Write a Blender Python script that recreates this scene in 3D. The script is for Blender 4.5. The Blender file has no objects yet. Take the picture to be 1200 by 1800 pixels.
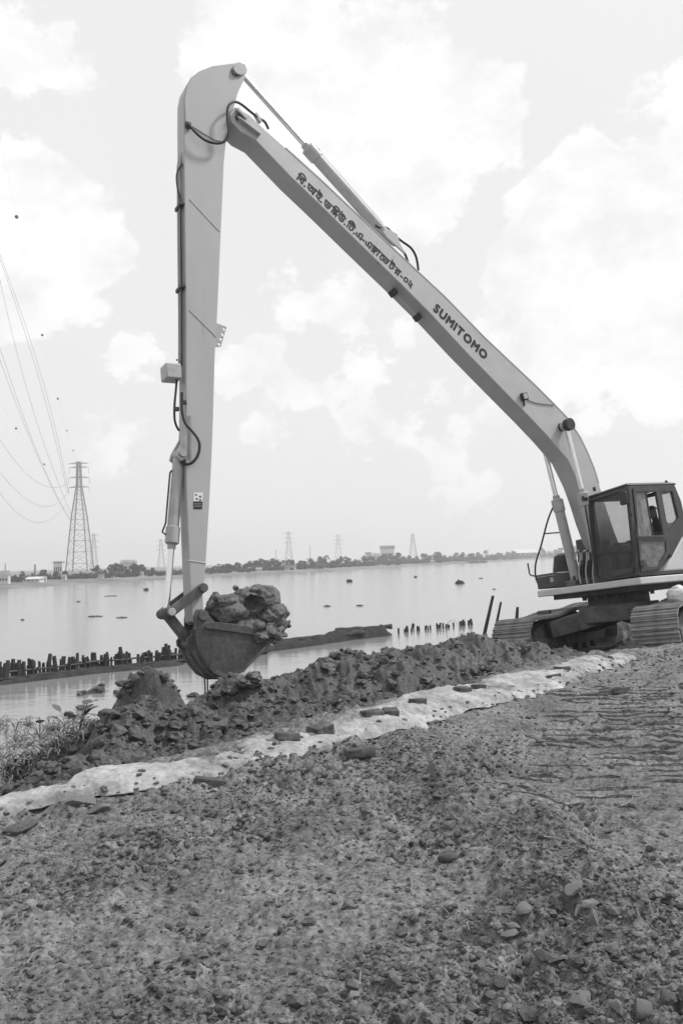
import bpy, bmesh, math, random
import numpy as np
from mathutils import Matrix, Vector

sc = bpy.context.scene
COL = sc.collection
rad = math.radians
random.seed(7)
RS = np.random.RandomState(11)

# ------------------------------------------------------------------ camera
FPX = 1456.0                      # focal length in pixels of the 1200 x 1800 photograph
EYE = Vector((0.0, 0.0, 1.6))
CAMROT = Matrix.Rotation(rad(90 + 3.34), 3, 'X') @ Matrix.Rotation(rad(-1.7), 3, 'Z')
cam = bpy.data.cameras.new('camera')
cam_ob = bpy.data.objects.new('camera', cam)
COL.objects.link(cam_ob)
cam_ob.matrix_world = Matrix.Translation(EYE) @ CAMROT.to_4x4()
cam.sensor_fit = 'VERTICAL'
cam.sensor_height = 36.0
cam.lens = FPX / 1800.0 * 36.0
cam.clip_start = 0.05
cam.clip_end = 20000.0
sc.camera = cam_ob

# ------------------------------------------------------------------ light
SUN_EL, SUN_AZ = rad(52), rad(78)        # azimuth clockwise from +Y
SUN_DIR = Vector((math.sin(SUN_AZ) * math.cos(SUN_EL), math.cos(SUN_AZ) * math.cos(SUN_EL), math.sin(SUN_EL)))
sun = bpy.data.lights.new('sun', 'SUN')
sun.energy = 3.3
sun.angle = rad(7)
sun_ob = bpy.data.objects.new('sun', sun)
COL.objects.link(sun_ob)
sun_ob.rotation_euler = SUN_DIR.to_track_quat('Z', 'Y').to_euler()


def ray(px, py):
    return CAMROT @ Vector(((px - 600) / FPX, -(py - 900) / FPX, -1.0))


def ground_at(px, py, z=0.0):
    d = ray(px, py)
    return EYE + d * ((z - EYE.z) / d.z)


def depth_at(px, py, dist):
    d = ray(px, py)
    return EYE + d * (dist / d.y)


world = bpy.data.worlds.new('World')
sc.world = world
world.use_nodes = True
WN = world.node_tree
WN.nodes.clear()


def wnode(t, **kw):
    n = WN.nodes.new(t)
    for k, v in kw.items():
        setattr(n, k, v)
    return n


def wlink(a, b):
    WN.links.new(a, b)


def wmath(op, a, b=None, c=None, clamp=False):
    n = wnode('ShaderNodeMath', operation=op, use_clamp=clamp)
    for i, v in enumerate((a, b, c)):
        if v is None:
            continue
        if isinstance(v, (int, float)):
            n.inputs[i].default_value = v
        else:
            wlink(v, n.inputs[i])
    return n.outputs[0]


w_out = wnode('ShaderNodeOutputWorld')
w_bg = wnode('ShaderNodeBackground')
w_bg.inputs['Strength'].default_value = 0.1
w_sky = wnode('ShaderNodeTexSky', sky_type='NISHITA')
w_sky.sun_disc = False
w_sky.sun_elevation = SUN_EL
w_sky.sun_rotation = SUN_AZ
w_sky.dust_density = 4.0
w_bw = wnode('ShaderNodeRGBToBW')                     # the photograph is black and white
wlink(w_sky.outputs[0], w_bw.inputs[0])
w_tc = wnode('ShaderNodeTexCoord')
w_dir = w_tc.outputs['Generated']
# broad haze veil + cumulus, all as functions of the direction in the sky
w_map = wnode('ShaderNodeMapping')
w_map.inputs['Scale'].default_value = (1.0, 1.0, 1.25)
wlink(w_dir, w_map.inputs['Vector'])


def wnoise(scale, detail, rough, off):
    m = wnode('ShaderNodeMapping')
    m.inputs['Location'].default_value = (off, off * 0.7, -off * 0.3)
    wlink(w_map.outputs[0], m.inputs['Vector'])
    n = wnode('ShaderNodeTexNoise')
    n.inputs['Scale'].default_value = scale
    n.inputs['Detail'].default_value = detail
    n.inputs['Roughness'].default_value = rough
    wlink(m.outputs[0], n.inputs['Vector'])
    return n.outputs['Fac']


n_big = wnoise(2.2, 3, 0.5, 3.1)
n_edge = wnoise(9.5, 11, 0.60, 1.7)
n_body = wnoise(13.0, 7, 0.6, 5.2)
# cumulus heaps: (px, py, angular radius in px, weight) where they stand in the sky
HEAPS = [(60, 420, 165, 1.0), (150, 300, 62, .6), (700, 270, 185, 1.0), (850, 215, 120, .9), (1060, 470, 230, .95),
         (1180, 210, 110, .8), (960, 620, 190, .75), (480, 690, 120, .55), (690, 690, 150, .6), (250, 660, 90, .5),
         (520, 30, 200, .75), (20, 30, 120, .7), (130, 105, 80, .5), (200, 760, 100, .55), (560, 590, 170, .5),
         (800, 780, 170, .5), (1170, 640, 120, .6)]
acc = None
for px, py, rr, wt in HEAPS:
    d = ray(px, py).normalized()
    dp = wnode('ShaderNodeVectorMath', operation='DOT_PRODUCT')
    nm = wnode('ShaderNodeVectorMath', operation='NORMALIZE')
    wlink(w_dir, nm.inputs[0])
    wlink(nm.outputs[0], dp.inputs[0])
    dp.inputs[1].default_value = d
    ang = rr / FPX
    mr = wnode('ShaderNodeMapRange', interpolation_type='SMOOTHSTEP')
    mr.inputs['From Min'].default_value = math.cos(ang * 1.25)
    mr.inputs['From Max'].default_value = 1.0
    mr.inputs['To Max'].default_value = wt
    wlink(dp.outputs['Value'], mr.inputs['Value'])
    acc = mr.outputs[0] if acc is None else wmath('MAXIMUM', acc, mr.outputs[0])
# elsewhere in the sky the same kind of heaps come from the broad noise
broad = wmath('MULTIPLY', wmath('SUBTRACT', n_big, 0.47), 2.4)
field = wmath('MAXIMUM', wmath('MULTIPLY', acc, 0.72), wmath('MULTIPLY', broad, 0.55))
field = wmath('ADD', field, wmath('MULTIPLY', wmath('SUBTRACT', n_edge, 0.5), 1.55))
cl = wnode('ShaderNodeMapRange', interpolation_type='SMOOTHSTEP')
cl.inputs['From Min'].default_value = 0.30
cl.inputs['From Max'].default_value = 0.41
wlink(field, cl.inputs['Value'])
shade = wnode('ShaderNodeMapRange')
shade.inputs['From Min'].default_value = 0.33
shade.inputs['From Max'].default_value = 0.56
shade.inputs['To Min'].default_value = 9.0
shade.inputs['To Max'].default_value = 10.5
wlink(n_body, shade.inputs['Value'])
# hazy summer sky: Nishita luminance under a thin bright veil
veil = wmath('ADD', wmath('MULTIPLY', w_bw.outputs[0], 0.06), 8.5)
veil = wmath('ADD', veil, wmath('MULTIPLY', wmath('SUBTRACT', n_big, 0.5), 1.0))
mixc = wnode('ShaderNodeMix', data_type='FLOAT')
wlink(wmath('MULTIPLY', cl.outputs[0], 0.92), mixc.inputs[0])
wlink(veil, mixc.inputs[2])
wlink(shade.outputs[0], mixc.inputs[3])
wlink(mixc.outputs[0], w_bg.inputs['Color'])
wlink(w_bg.outputs[0], w_out.inputs['Surface'])

sc.view_settings.view_transform = 'Standard'
sc.view_settings.look = 'None'
sc.view_settings.exposure = 0.0
sc.view_settings.gamma = 1.0
sc.view_settings.use_curve_mapping = False
sc.cycles.use_denoising = True
sc.cycles.max_bounces = 8
sc.cycles.transparent_max_bounces = 16
sc.cycles.volume_bounces = 1

# ------------------------------------------------------------------ materials
MATS = {}


def material(name, base, rough=0.7, var=0.25, scale=6.0, metal=0.0, bump=0.0, bscale=40.0, attr=None, spec=0.4, stain=0.0, stain_v=0.3, detail=6.0, streak=False, grain=0.0, gscale=30.0, wear=0.0):
    """grey procedural surface: base value varied by noise, stained in irregular patches, with fine relief"""
    m = bpy.data.materials.new(name)
    m.use_nodes = True
    nt = m.node_tree
    b = nt.nodes['Principled BSDF']
    b.inputs['Roughness'].default_value = rough
    b.inputs['Metallic'].default_value = metal
    b.inputs['Specular IOR Level'].default_value = spec
    tc = nt.nodes.new('ShaderNodeTexCoord')
    mp = nt.nodes.new('ShaderNodeMapping')
    nt.links.new(tc.outputs['Object'], mp.inputs['Vector'])
    if streak:
        mp.inputs['Scale'].default_value = (1.0, 1.0, 0.22)
    n = nt.nodes.new('ShaderNodeTexNoise')
    n.inputs['Scale'].default_value = scale
    n.inputs['Detail'].default_value = detail
    n.inputs['Roughness'].default_value = 0.62
    nt.links.new(mp.outputs[0], n.inputs['Vector'])
    mr = nt.nodes.new('ShaderNodeMapRange')
    mr.inputs['From Min'].default_value = 0.3
    mr.inputs['From Max'].default_value = 0.7
    mr.inputs['To Min'].default_value = base * (1 - var)
    mr.inputs['To Max'].default_value = base * (1 + var)
    nt.links.new(n.outputs['Fac'], mr.inputs['Value'])
    val = mr.outputs[0]
    if stain > 0:
        n2 = nt.nodes.new('ShaderNodeTexNoise')
        n2.inputs['Scale'].default_value = scale * 0.45
        n2.inputs['Detail'].default_value = 9
        n2.inputs['Roughness'].default_value = 0.7
        nt.links.new(mp.outputs[0], n2.inputs['Vector'])
        m2 = nt.nodes.new('ShaderNodeMapRange')
        m2.inputs['From Min'].default_value = 0.52
        m2.inputs['From Max'].default_value = 0.66
        m2.inputs['To Max'].default_value = stain
        nt.links.new(n2.outputs['Fac'], m2.inputs['Value'])
        mx = nt.nodes.new('ShaderNodeMix')
        nt.links.new(m2.outputs[0], mx.inputs[0])
        nt.links.new(val, mx.inputs[2])
        mx.inputs[3].default_value = stain_v
        val = mx.outputs[0]
    if grain > 0:
        n4 = nt.nodes.new('ShaderNodeTexNoise')
        n4.inputs['Scale'].default_value = gscale
        n4.inputs['Detail'].default_value = 5
        n4.inputs['Roughness'].default_value = 0.75
        nt.links.new(tc.outputs['Object'], n4.inputs['Vector'])
        m4 = nt.nodes.new('ShaderNodeMapRange')
        m4.inputs['From Min'].default_value = 0.32
        m4.inputs['From Max'].default_value = 0.68
        m4.inputs['To Min'].default_value = 1 - grain
        m4.inputs['To Max'].default_value = 1 + grain
        nt.links.new(n4.outputs['Fac'], m4.inputs['Value'])
        mg = nt.nodes.new('ShaderNodeMath')
        mg.operation = 'MULTIPLY'
        nt.links.new(val, mg.inputs[0])
        nt.links.new(m4.outputs[0], mg.inputs[1])
        val = mg.outputs[0]
    if wear > 0:                                     # scuffs, grease spots and chipped paint
        n5 = nt.nodes.new('ShaderNodeTexNoise')
        n5.inputs['Scale'].default_value = 5.0
        n5.inputs['Detail'].default_value = 10
        n5.inputs['Roughness'].default_value = 0.72
        nt.links.new(mp.outputs[0], n5.inputs['Vector'])
        m5 = nt.nodes.new('ShaderNodeMapRange')
        m5.inputs['From Min'].default_value = 0.61
        m5.inputs['From Max'].default_value = 0.70
        m5.inputs['To Max'].default_value = wear
        nt.links.new(n5.outputs['Fac'], m5.inputs['Value'])
        mw_ = nt.nodes.new('ShaderNodeMix')
        nt.links.new(m5.outputs[0], mw_.inputs[0])
        nt.links.new(val, mw_.inputs[2])
        mw_.inputs[3].default_value = 0.10
        val = mw_.outputs[0]
    if attr:                                         # wet, dark mud against dry earth (mask on the mesh)
        at = nt.nodes.new('ShaderNodeAttribute')
        at.attribute_name = attr[0]
        mx = nt.nodes.new('ShaderNodeMix')
        ml = nt.nodes.new('ShaderNodeMath')
        ml.operation = 'MULTIPLY'
        nt.links.new(val, ml.inputs[0])
        ml.inputs[1].default_value = attr[1]
        nt.links.new(at.outputs['Fac'], mx.inputs[0])
        nt.links.new(val, mx.inputs[2])
        nt.links.new(ml.outputs[0], mx.inputs[3])
        val = mx.outputs[0]
        rr = nt.nodes.new('ShaderNodeMapRange')
        rr.inputs['To Min'].default_value = rough
        rr.inputs['To Max'].default_value = attr[2]
        nt.links.new(at.outputs['Fac'], rr.inputs['Value'])
        nt.links.new(rr.outputs[0], b.inputs['Roughness'])
    nt.links.new(val, b.inputs['Base Color'])
    if bump > 0:
        n3 = nt.nodes.new('ShaderNodeTexNoise')
        n3.inputs['Scale'].default_value = bscale
        n3.inputs['Detail'].default_value = 8
        n3.inputs['Roughness'].default_value = 0.7
        nt.links.new(tc.outputs['Object'], n3.inputs['Vector'])
        bp = nt.nodes.new('ShaderNodeBump')
        bp.inputs['Distance'].default_value = bump
        bp.inputs['Strength'].default_value = 0.8
        nt.links.new(n3.outputs['Fac'], bp.inputs['Height'])
        nt.links.new(bp.outputs[0], b.inputs['Normal'])
    MATS[name] = m
    return m


def glass_material(name, tint, dust, diffuse_v=0.5, rough=0.03):
    m = bpy.data.materials.new(name)
    m.use_nodes = True
    nt = m.node_tree
    nt.nodes.clear()
    out = nt.nodes.new('ShaderNodeOutputMaterial')
    tr = nt.nodes.new('ShaderNodeBsdfTransparent')
    tr.inputs[0].default_value = (tint, tint, tint, 1)
    gl = nt.nodes.new('ShaderNodeBsdfGlossy')
    gl.inputs['Roughness'].default_value = rough
    fr = nt.nodes.new('ShaderNodeFresnel')
    fr.inputs[0].default_value = 1.5
    m1 = nt.nodes.new('ShaderNodeMixShader')
    ge = nt.nodes.new('ShaderNodeNewGeometry')           # the pane reflects from its outer skin only
    fm_ = nt.nodes.new('ShaderNodeMath')
    fm_.operation = 'MULTIPLY_ADD'
    nt.links.new(ge.outputs['Backfacing'], fm_.inputs[0])
    fm_.inputs[1].default_value = -1.0
    fm_.inputs[2].default_value = 1.0
    fp = nt.nodes.new('ShaderNodeMath')
    fp.operation = 'MULTIPLY'
    nt.links.new(fm_.outputs[0], fp.inputs[0])
    nt.links.new(fr.outputs[0], fp.inputs[1])
    nt.links.new(fp.outputs[0], m1.inputs[0])
    nt.links.new(tr.outputs[0], m1.inputs[1])
    nt.links.new(gl.outputs[0], m1.inputs[2])
    df = nt.nodes.new('ShaderNodeBsdfDiffuse')
    df.inputs[0].default_value = (diffuse_v, diffuse_v, diffuse_v, 1)
    n = nt.nodes.new('ShaderNodeTexNoise')
    n.inputs['Scale'].default_value = 5
    n.inputs['Detail'].default_value = 6
    mr = nt.nodes.new('ShaderNodeMapRange')
    mr.inputs['From Min'].default_value = 0.3
    mr.inputs['From Max'].default_value = 0.7
    mr.inputs['To Min'].default_value = dust * 0.5
    mr.inputs['To Max'].default_value = dust * 1.5
    nt.links.new(n.outputs['Fac'], mr.inputs['Value'])
    m2 = nt.nodes.new('ShaderNodeMixShader')
    nt.links.new(mr.outputs[0], m2.inputs[0])
    nt.links.new(m1.outputs[0], m2.inputs[1])
    nt.links.new(df.outputs[0], m2.inputs[2])
    nt.links.new(m2.outputs[0], out.inputs['Surface'])
    MATS[name] = m
    return m


M_EARTH = material('earth', 0.155, 0.95, 0.42, 1.7, bump=0.018, bscale=34, grain=0.72, gscale=30, attr=('mud', 0.47, 0.45), spec=0.25, detail=12, stain=0.45, stain_v=0.22)
M_CLOD = material('earth_clod', 0.115, 0.95, 0.85, 14.0, bump=0.006, bscale=70, spec=0.2, detail=8)
M_STONE = material('stone', 0.19, 0.85, 0.25, 9, bump=0.006, bscale=60, spec=0.3)
M_MUD = material('wet_mud', 0.055, 0.5, 0.35, 3, bump=0.012, bscale=22, spec=0.45, stain=0.4, stain_v=0.16)
M_CLAY = material('clay', 0.11, 0.62, 0.35, 2.2, bump=0.03, bscale=12, grain=0.4, gscale=9, spec=0.35, stain=0.4, stain_v=0.10)
M_CLOTH = material('geotextile', 0.33, 0.95, 0.35, 3.5, grain=0.3, gscale=16, bump=0.006, bscale=90, spec=0.1, stain=0.85, stain_v=0.12)
M_BRICK = material('brick', 0.085, 0.9, 0.5, 14, stain=0.6, stain_v=0.16, bump=0.004, bscale=60, spec=0.2)
M_PAINT = material('boom_paint', 0.44, 0.42, 0.06, 2.0, spec=0.45, stain=0.5, stain_v=0.32, grain=0.05, gscale=50, wear=0.5)
M_ARMPAINT = material('arm_paint', 0.41, 0.45, 0.06, 1.6, spec=0.4, stain=0.5, stain_v=0.30, streak=True, grain=0.06, gscale=60, wear=0.6)
M_DECK = material('deck_paint', 0.55, 0.5, 0.1, 3, spec=0.4, stain=0.35, stain_v=0.35)
M_CAB = material('cab_paint', 0.058, 0.5, 0.25, 4, spec=0.4, stain=0.4, stain_v=0.12)
M_DARK = material('dark_steel', 0.038, 0.6, 0.35, 7, spec=0.4, stain=0.4, stain_v=0.12)
M_STEEL = material('muddy_steel', 0.095, 0.75, 0.35, 6, bump=0.006, bscale=40, spec=0.35, stain=0.55, stain_v=0.19)
M_SHOE = material('track_shoe_steel', 0.24, 0.8, 0.4, 5, bump=0.008, bscale=35, spec=0.3, stain=0.6, stain_v=0.24)
M_BUCKET = material('bucket_steel', 0.042, 0.5, 0.45, 4.5, spec=0.5, bump=0.012, bscale=12, stain=0.7, stain_v=0.10, grain=0.4, gscale=14, streak=True)
M_CHROME = material('chrome_rod', 0.75, 0.22, 0.04, 5, metal=1.0)
M_CYL = material('cylinder_paint', 0.40, 0.45, 0.12, 5, spec=0.45, stain=0.35, stain_v=0.2)
M_RUBBER = material('rubber', 0.022, 0.55, 0.2, 10, spec=0.4)
M_BLACK = material('black_paint', 0.03, 0.5, 0.2, 10, spec=0.4)
M_INK = material('lettering_ink', 0.03, 0.6, 0.1, 10, spec=0.2)
M_WHITE = material('white_paint', 0.75, 0.6, 0.08, 8)
M_SKIN = material('skin', 0.16, 0.6, 0.1, 8)
M_SHIRT = material('dark_shirt', 0.04, 0.9, 0.2, 8)
M_TROUSER = material('trousers', 0.06, 0.9, 0.2, 8)
M_HAIR = material('hair_and_cap', 0.02, 0.8, 0.2, 8)
M_BAR = material('mud_bar_soil', 0.035, 0.85, 0.4, 3, spec=0.2)
M_WOOD = material('wet_timber', 0.05, 0.8, 0.5, 4, bump=0.01, bscale=30, spec=0.3)
M_DRYSTEM = material('dry_stem', 0.22, 0.9, 0.3, 8)
M_STALK = material('weed_stalk', 0.20, 0.9, 0.6, 4)
M_LEAF = material('leaf', 0.09, 0.6, 0.4, 3, spec=0.4)
M_TREE = material('tree_leaf', 0.055, 0.8, 0.4, 0.6, spec=0.2)
M_BARK = material('bark', 0.09, 0.9, 0.3, 4)
M_GALV = material('galvanised_steel', 0.16, 0.6, 0.15, 0.4, spec=0.4)
M_WIRE = material('wire', 0.12, 0.7, 0.1, 1)
M_HOUSE = material('house_wall', 0.6, 0.9, 0.15, 0.3)
M_ROOF = material('house_roof', 0.3, 0.8, 0.3, 0.3)
M_FARLAND = material('far_bank_soil', 0.16, 0.95, 0.5, 0.06, detail=10)
M_PLASTIC = material('pale_plastic', 0.62, 0.5, 0.15, 14, bump=0.01, bscale=20, stain=0.5, stain_v=0.25)
M_GLASS = glass_material('cab_glass', 0.86, 0.05)
M_GREYGLASS = glass_material('grey_glass', 0.6, 0.38, 0.36)  # door panes: a larger share of flat grey mixed over the clear glass

# water: murky river with small wind ripples
m = bpy.data.materials.new('river_water')
m.use_nodes = True
nt = m.node_tree
bs = nt.nodes['Principled BSDF']
bs.inputs['Base Color'].default_value = (0.22, 0.22, 0.22, 1)
bs.inputs['Roughness'].default_value = 0.12
bs.inputs['IOR'].default_value = 1.33
tc = nt.nodes.new('ShaderNodeTexCoord')
mp = nt.nodes.new('ShaderNodeMapping')
mp.inputs['Scale'].default_value = (0.55, 1.0, 1.0)
nt.links.new(tc.outputs['Object'], mp.inputs['Vector'])
na = nt.nodes.new('ShaderNodeTexNoise')
na.inputs['Scale'].default_value = 1.6
na.inputs['Detail'].default_value = 6
na.inputs['Roughness'].default_value = 0.6
nt.links.new(mp.outputs[0], na.inputs['Vector'])
bp = nt.nodes.new('ShaderNodeBump')
bp.inputs['Distance'].default_value = 0.05
bp.inputs['Strength'].default_value = 0.35
nt.links.new(na.outputs['Fac'], bp.inputs['Height'])
nt.links.new(bp.outputs[0], bs.inputs['Normal'])
M_WATER = m


# ------------------------------------------------------------------ mesh helpers
class MB:
    """collects shapes and links them as ONE mesh object"""

    def __init__(self):
        self.v, self.f, self.sm = [], [], []

    def add(self, vs, fs, smooth=False):
        o = len(self.v)
        self.v += [tuple(p) for p in vs]
        self.f += [tuple(i + o for i in f) for f in fs]
        self.sm += [smooth] * len(fs)
        return self

    def box(self, c, s, R=None):
        hx, hy, hz = s[0] / 2, s[1] / 2, s[2] / 2
        pts = [Vector((x * hx, y * hy, z * hz)) for x, y, z in
               ((-1, -1, -1), (1, -1, -1), (1, 1, -1), (-1, 1, -1), (-1, -1, 1), (1, -1, 1), (1, 1, 1), (-1, 1, 1))]
        if R is not None:
            pts = [R @ p for p in pts]
        c = Vector(c)
        return self.add([p + c for p in pts], [(3, 2, 1, 0), (4, 5, 6, 7), (0, 1, 5, 4), (1, 2, 6, 5), (2, 3, 7, 6), (3, 0, 4, 7)])

    def bar(self, p0, p1, w, h, up=(0, 0, 1)):
        """box-section bar from p0 to p1"""
        p0, p1 = Vector(p0), Vector(p1)
        d = p1 - p0
        x = d.normalized()
        u = Vector(up)
        if abs(x.dot(u)) > 0.98:
            u = Vector((0, 1, 0))
        y = u.cross(x).normalized()
        z = x.cross(y)
        R = Matrix((x, y, z)).transposed()
        return self.box((p0 + p1) / 2, (d.length, w, h), R)

    def tube(self, path, r, n=10, cap=True, smooth=True):
        path = [Vector(p) for p in path]
        rs = r if isinstance(r, (list, tuple)) else [r] * len(path)
        vs, fs = [], []
        prev = None
        for i, p in enumerate(path):
            t = (path[min(i + 1, len(path) - 1)] - path[max(i - 1, 0)])
            t = t.normalized() if t.length > 1e-9 else Vector((0, 0, 1))
            if prev is None:
                ref = Vector((0, 0, 1)) if abs(t.z) < 0.9 else Vector((1, 0, 0))
                a = t.cross(ref).normalized()
            else:
                a = (prev - t * prev.dot(t)).normalized()
            prev = a
            b = t.cross(a)
            for k in range(n):
                th = 2 * math.pi * k / n
                vs.append(p + (a * math.cos(th) + b * math.sin(th)) * rs[i])
        for i in range(len(path) - 1):
            for k in range(n):
                k2 = (k + 1) % n
                fs.append((i * n + k, i * n + k2, (i + 1) * n + k2, (i + 1) * n + k))
        self.add(vs, fs, smooth)
        if cap:
            o = len(self.v) - len(vs)
            self.f.append(tuple(o + k for k in reversed(range(n))))
            self.f.append(tuple(o + (len(path) - 1) * n + k for k in range(n)))
            self.sm += [False, False]
        return self

    def cyl(self, p0, p1, r, n=16):
        return self.tube([p0, p1], r, n)

    def prism(self, poly, t0, t1):
        """polygon of (s, z) points extruded from y = t0 to y = t1"""
        n = len(poly)
        area = sum(poly[i][0] * poly[(i + 1) % n][1] - poly[(i + 1) % n][0] * poly[i][1] for i in range(n))
        if area < 0:
            poly = poly[::-1]
        vs = [(p[0], t0, p[1]) for p in poly] + [(p[0], t1, p[1]) for p in poly]
        fs = [tuple(range(n)), tuple(reversed(range(n, 2 * n)))]
        fs += [(i, i + n, (i + 1) % n + n, (i + 1) % n) for i in range(n)]
        return self.add(vs, fs)

    def build(self, name, mat, parent=None, bevel=0.0, angle=35):
        me = bpy.data.meshes.new(name)
        me.from_pydata([tuple(p) for p in self.v], [], self.f)
        me.polygons.foreach_set('use_smooth', [True] * len(self.f))
        me.set_sharp_from_angle(angle=rad(angle))
        me.materials.append(mat)
        me.update()
        o = bpy.data.objects.new(name, me)
        COL.objects.link(o)
        if parent is not None:
            o.parent = parent
        if bevel > 0:
            b = o.modifiers.new('bevel', 'BEVEL')
            b.width = bevel
            b.segments = 2
            b.limit_method = 'ANGLE'
            b.angle_limit = rad(40)
        return o


def tag(o, label=None, cat=None, group=None, kind=None):
    if label:
        o['label'] = label
    if cat:
        o['category'] = cat
    if group:
        o['group'] = group
    if kind:
        o['kind'] = kind
    return o


def empty(name, mat4=None, loc=None):
    o = bpy.data.objects.new(name, None)
    o.empty_display_size = 0.2
    COL.objects.link(o)
    if mat4 is not None:
        o.matrix_world = mat4
    if loc is not None:
        o.location = loc
    return o


def copy_tree(o, parent=None):
    c = o.copy()
    COL.objects.link(c)
    c.parent = parent
    for ch in list(o.children):
        copy_tree(ch, c)
    return c


def array_mesh(name, verts, faces, mat, smooth=True):
    """fast mesh from numpy arrays; faces all quads or all triangles"""
    me = bpy.data.meshes.new(name)
    nv, (nf, k) = len(verts), faces.shape
    me.vertices.add(nv)
    me.vertices.foreach_set('co', np.asarray(verts, dtype=np.float32).ravel())
    me.loops.add(nf * k)
    me.loops.foreach_set('vertex_index', faces.astype(np.int32).ravel())
    me.polygons.add(nf)
    me.polygons.foreach_set('loop_start', np.arange(0, nf * k, k, dtype=np.int32))
    me.polygons.foreach_set('loop_total', np.full(nf, k, dtype=np.int32))
    me.polygons.foreach_set('use_smooth', np.full(nf, smooth, dtype=bool))
    me.update(calc_edges=True)
    me.validate()
    me.materials.append(mat)
    o = bpy.data.objects.new(name, me)
    COL.objects.link(o)
    return o


# ------------------------------------------------------------------ noise on arrays
_tab = np.random.RandomState(5).rand(65536)


def _h(ix, iy, seed):
    k = (ix.astype(np.int64) * 374761393 + iy.astype(np.int64) * 668265263 + seed * 1442695041) & 0x7fffffff
    k = ((k ^ (k >> 13)) * 1274126177) & 0x7fffffff
    return _tab[(k ^ (k >> 16)) & 65535]


def vnoise(x, y, seed=0):
    ix, iy = np.floor(x), np.floor(y)
    fx, fy = x - ix, y - iy
    fx = fx * fx * fx * (fx * (fx * 6 - 15) + 10)
    fy = fy * fy * fy * (fy * (fy * 6 - 15) + 10)
    a, b = _h(ix, iy, seed), _h(ix + 1, iy, seed)
    c, d = _h(ix, iy + 1, seed), _h(ix + 1, iy + 1, seed)
    return (a + (b - a) * fx) * (1 - fy) + (c + (d - c) * fx) * fy - 0.5


def fbm(x, y, wl, octv=4, seed=0, gain=0.5):
    s, amp = 0.0, 1.0
    ca, sa = math.cos(0.6), math.sin(0.6)
    for i in range(octv):
        s = s + amp * vnoise(x / wl + 17.3 * i, y / wl - 9.1 * i, seed + i)
        x, y = ca * x - sa * y, sa * x + ca * y
        wl *= 0.5
        amp *= gain
    return s


def billow(x, y, wl, octv=3, seed=0):
    """rounded clods with sharp gaps between them"""
    s, amp = 0.0, 1.0
    ca, sa = math.cos(0.9), math.sin(0.9)
    for i in range(octv):
        s = s + amp * (1 - np.abs(vnoise(x / wl + 5.3 * i, y / wl + 7.7 * i, seed + i)) * -2 - 1)
        x, y = ca * x - sa * y, sa * x + ca * y
        wl *= 0.5
        amp *= 0.5
    return s


def sstep(a, b, x):
    t = np.clip((x - a) / (b - a), 0, 1)
    return t * t * (3 - 2 * t)


# ------------------------------------------------------------------ excavator frame (needed by the terrain)
EX_C = Vector((5.52, 16.51, -0.215))
EX_YAW, EX_PIT, EX_ROL = rad(58.5), rad(0.93), rad(6.36)


def machine_axes(yaw, pit, rol):
    F = Vector((-math.sin(yaw), -math.cos(yaw), 0))
    L = Vector((math.cos(yaw), -math.sin(yaw), 0))
    U = Vector((0, 0, 1))
    F, U = F * math.cos(pit) - U * math.sin(pit), U * math.cos(pit) + F * math.sin(pit)
    L, U = L * math.cos(rol) + U * math.sin(rol), U * math.cos(rol) - L * math.sin(rol)
    return F, L, U


XF, XL, XU = machine_axes(EX_YAW, EX_PIT, EX_ROL)
TRACK_TURN = rad(21.5)
TF = XF * math.cos(TRACK_TURN) + XL * math.sin(TRACK_TURN)
TL = XL * math.cos(TRACK_TURN) - XF * math.sin(TRACK_TURN)

# ------------------------------------------------------------------ terrain
WATER_Z = -2.0
BO = np.array([-2.31, 5.57])
BE = np.array([0.676, 0.737])
BE = BE / np.linalg.norm(BE)
BN = np.array([-BE[1], BE[0]])
CREST_A = [-30, -4, -0.5, 1.02, 1.36, 1.59, 1.97, 2.23, 2.51, 3.02, 3.75, 4.10, 4.67, 5.29, 6.20, 7.23, 9.22, 10.4, 12, 16, 60]
CREST_Z = [-1.1, -1.0, -0.75, -0.50, -0.42, -0.30, -0.14, -0.08, -0.03, -0.05, 0.02, 0.11, 0.17, 0.29, 0.26, 0.30, 0.20, -0.05, -0.3, -0.4, -0.4]


def lane_mask(x, y):
    lx = (x - 1.95) - 0.34 * (y - 6.0)
    return (1 - sstep(0.75, 1.05, np.abs(lx))) * sstep(4.3, 5.0, y) * (1 - sstep(9.0, 11.0, y))


def patch_mask(x, y):
    """bands of broken clods that follow the ruts and the edge of the bank; packed earth between them"""
    rx = x - (1.25 - 0.155 * (y - 2.2))
    ridge = np.exp(-(rx / 0.42) ** 2) * (1 - sstep(6.0, 8.5, y))
    a_ = x * BE[0] + y * BE[1]
    u_ = x * BN[0] + y * BN[1]
    n_ = fbm(a_ * 0.42, u_, 0.62, 3, 21) + 0.5 * fbm(x, y, 0.30, 2, 23)
    return sstep(-0.32, 0.42, n_ + 0.03 + 0.42 * ridge)


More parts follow.
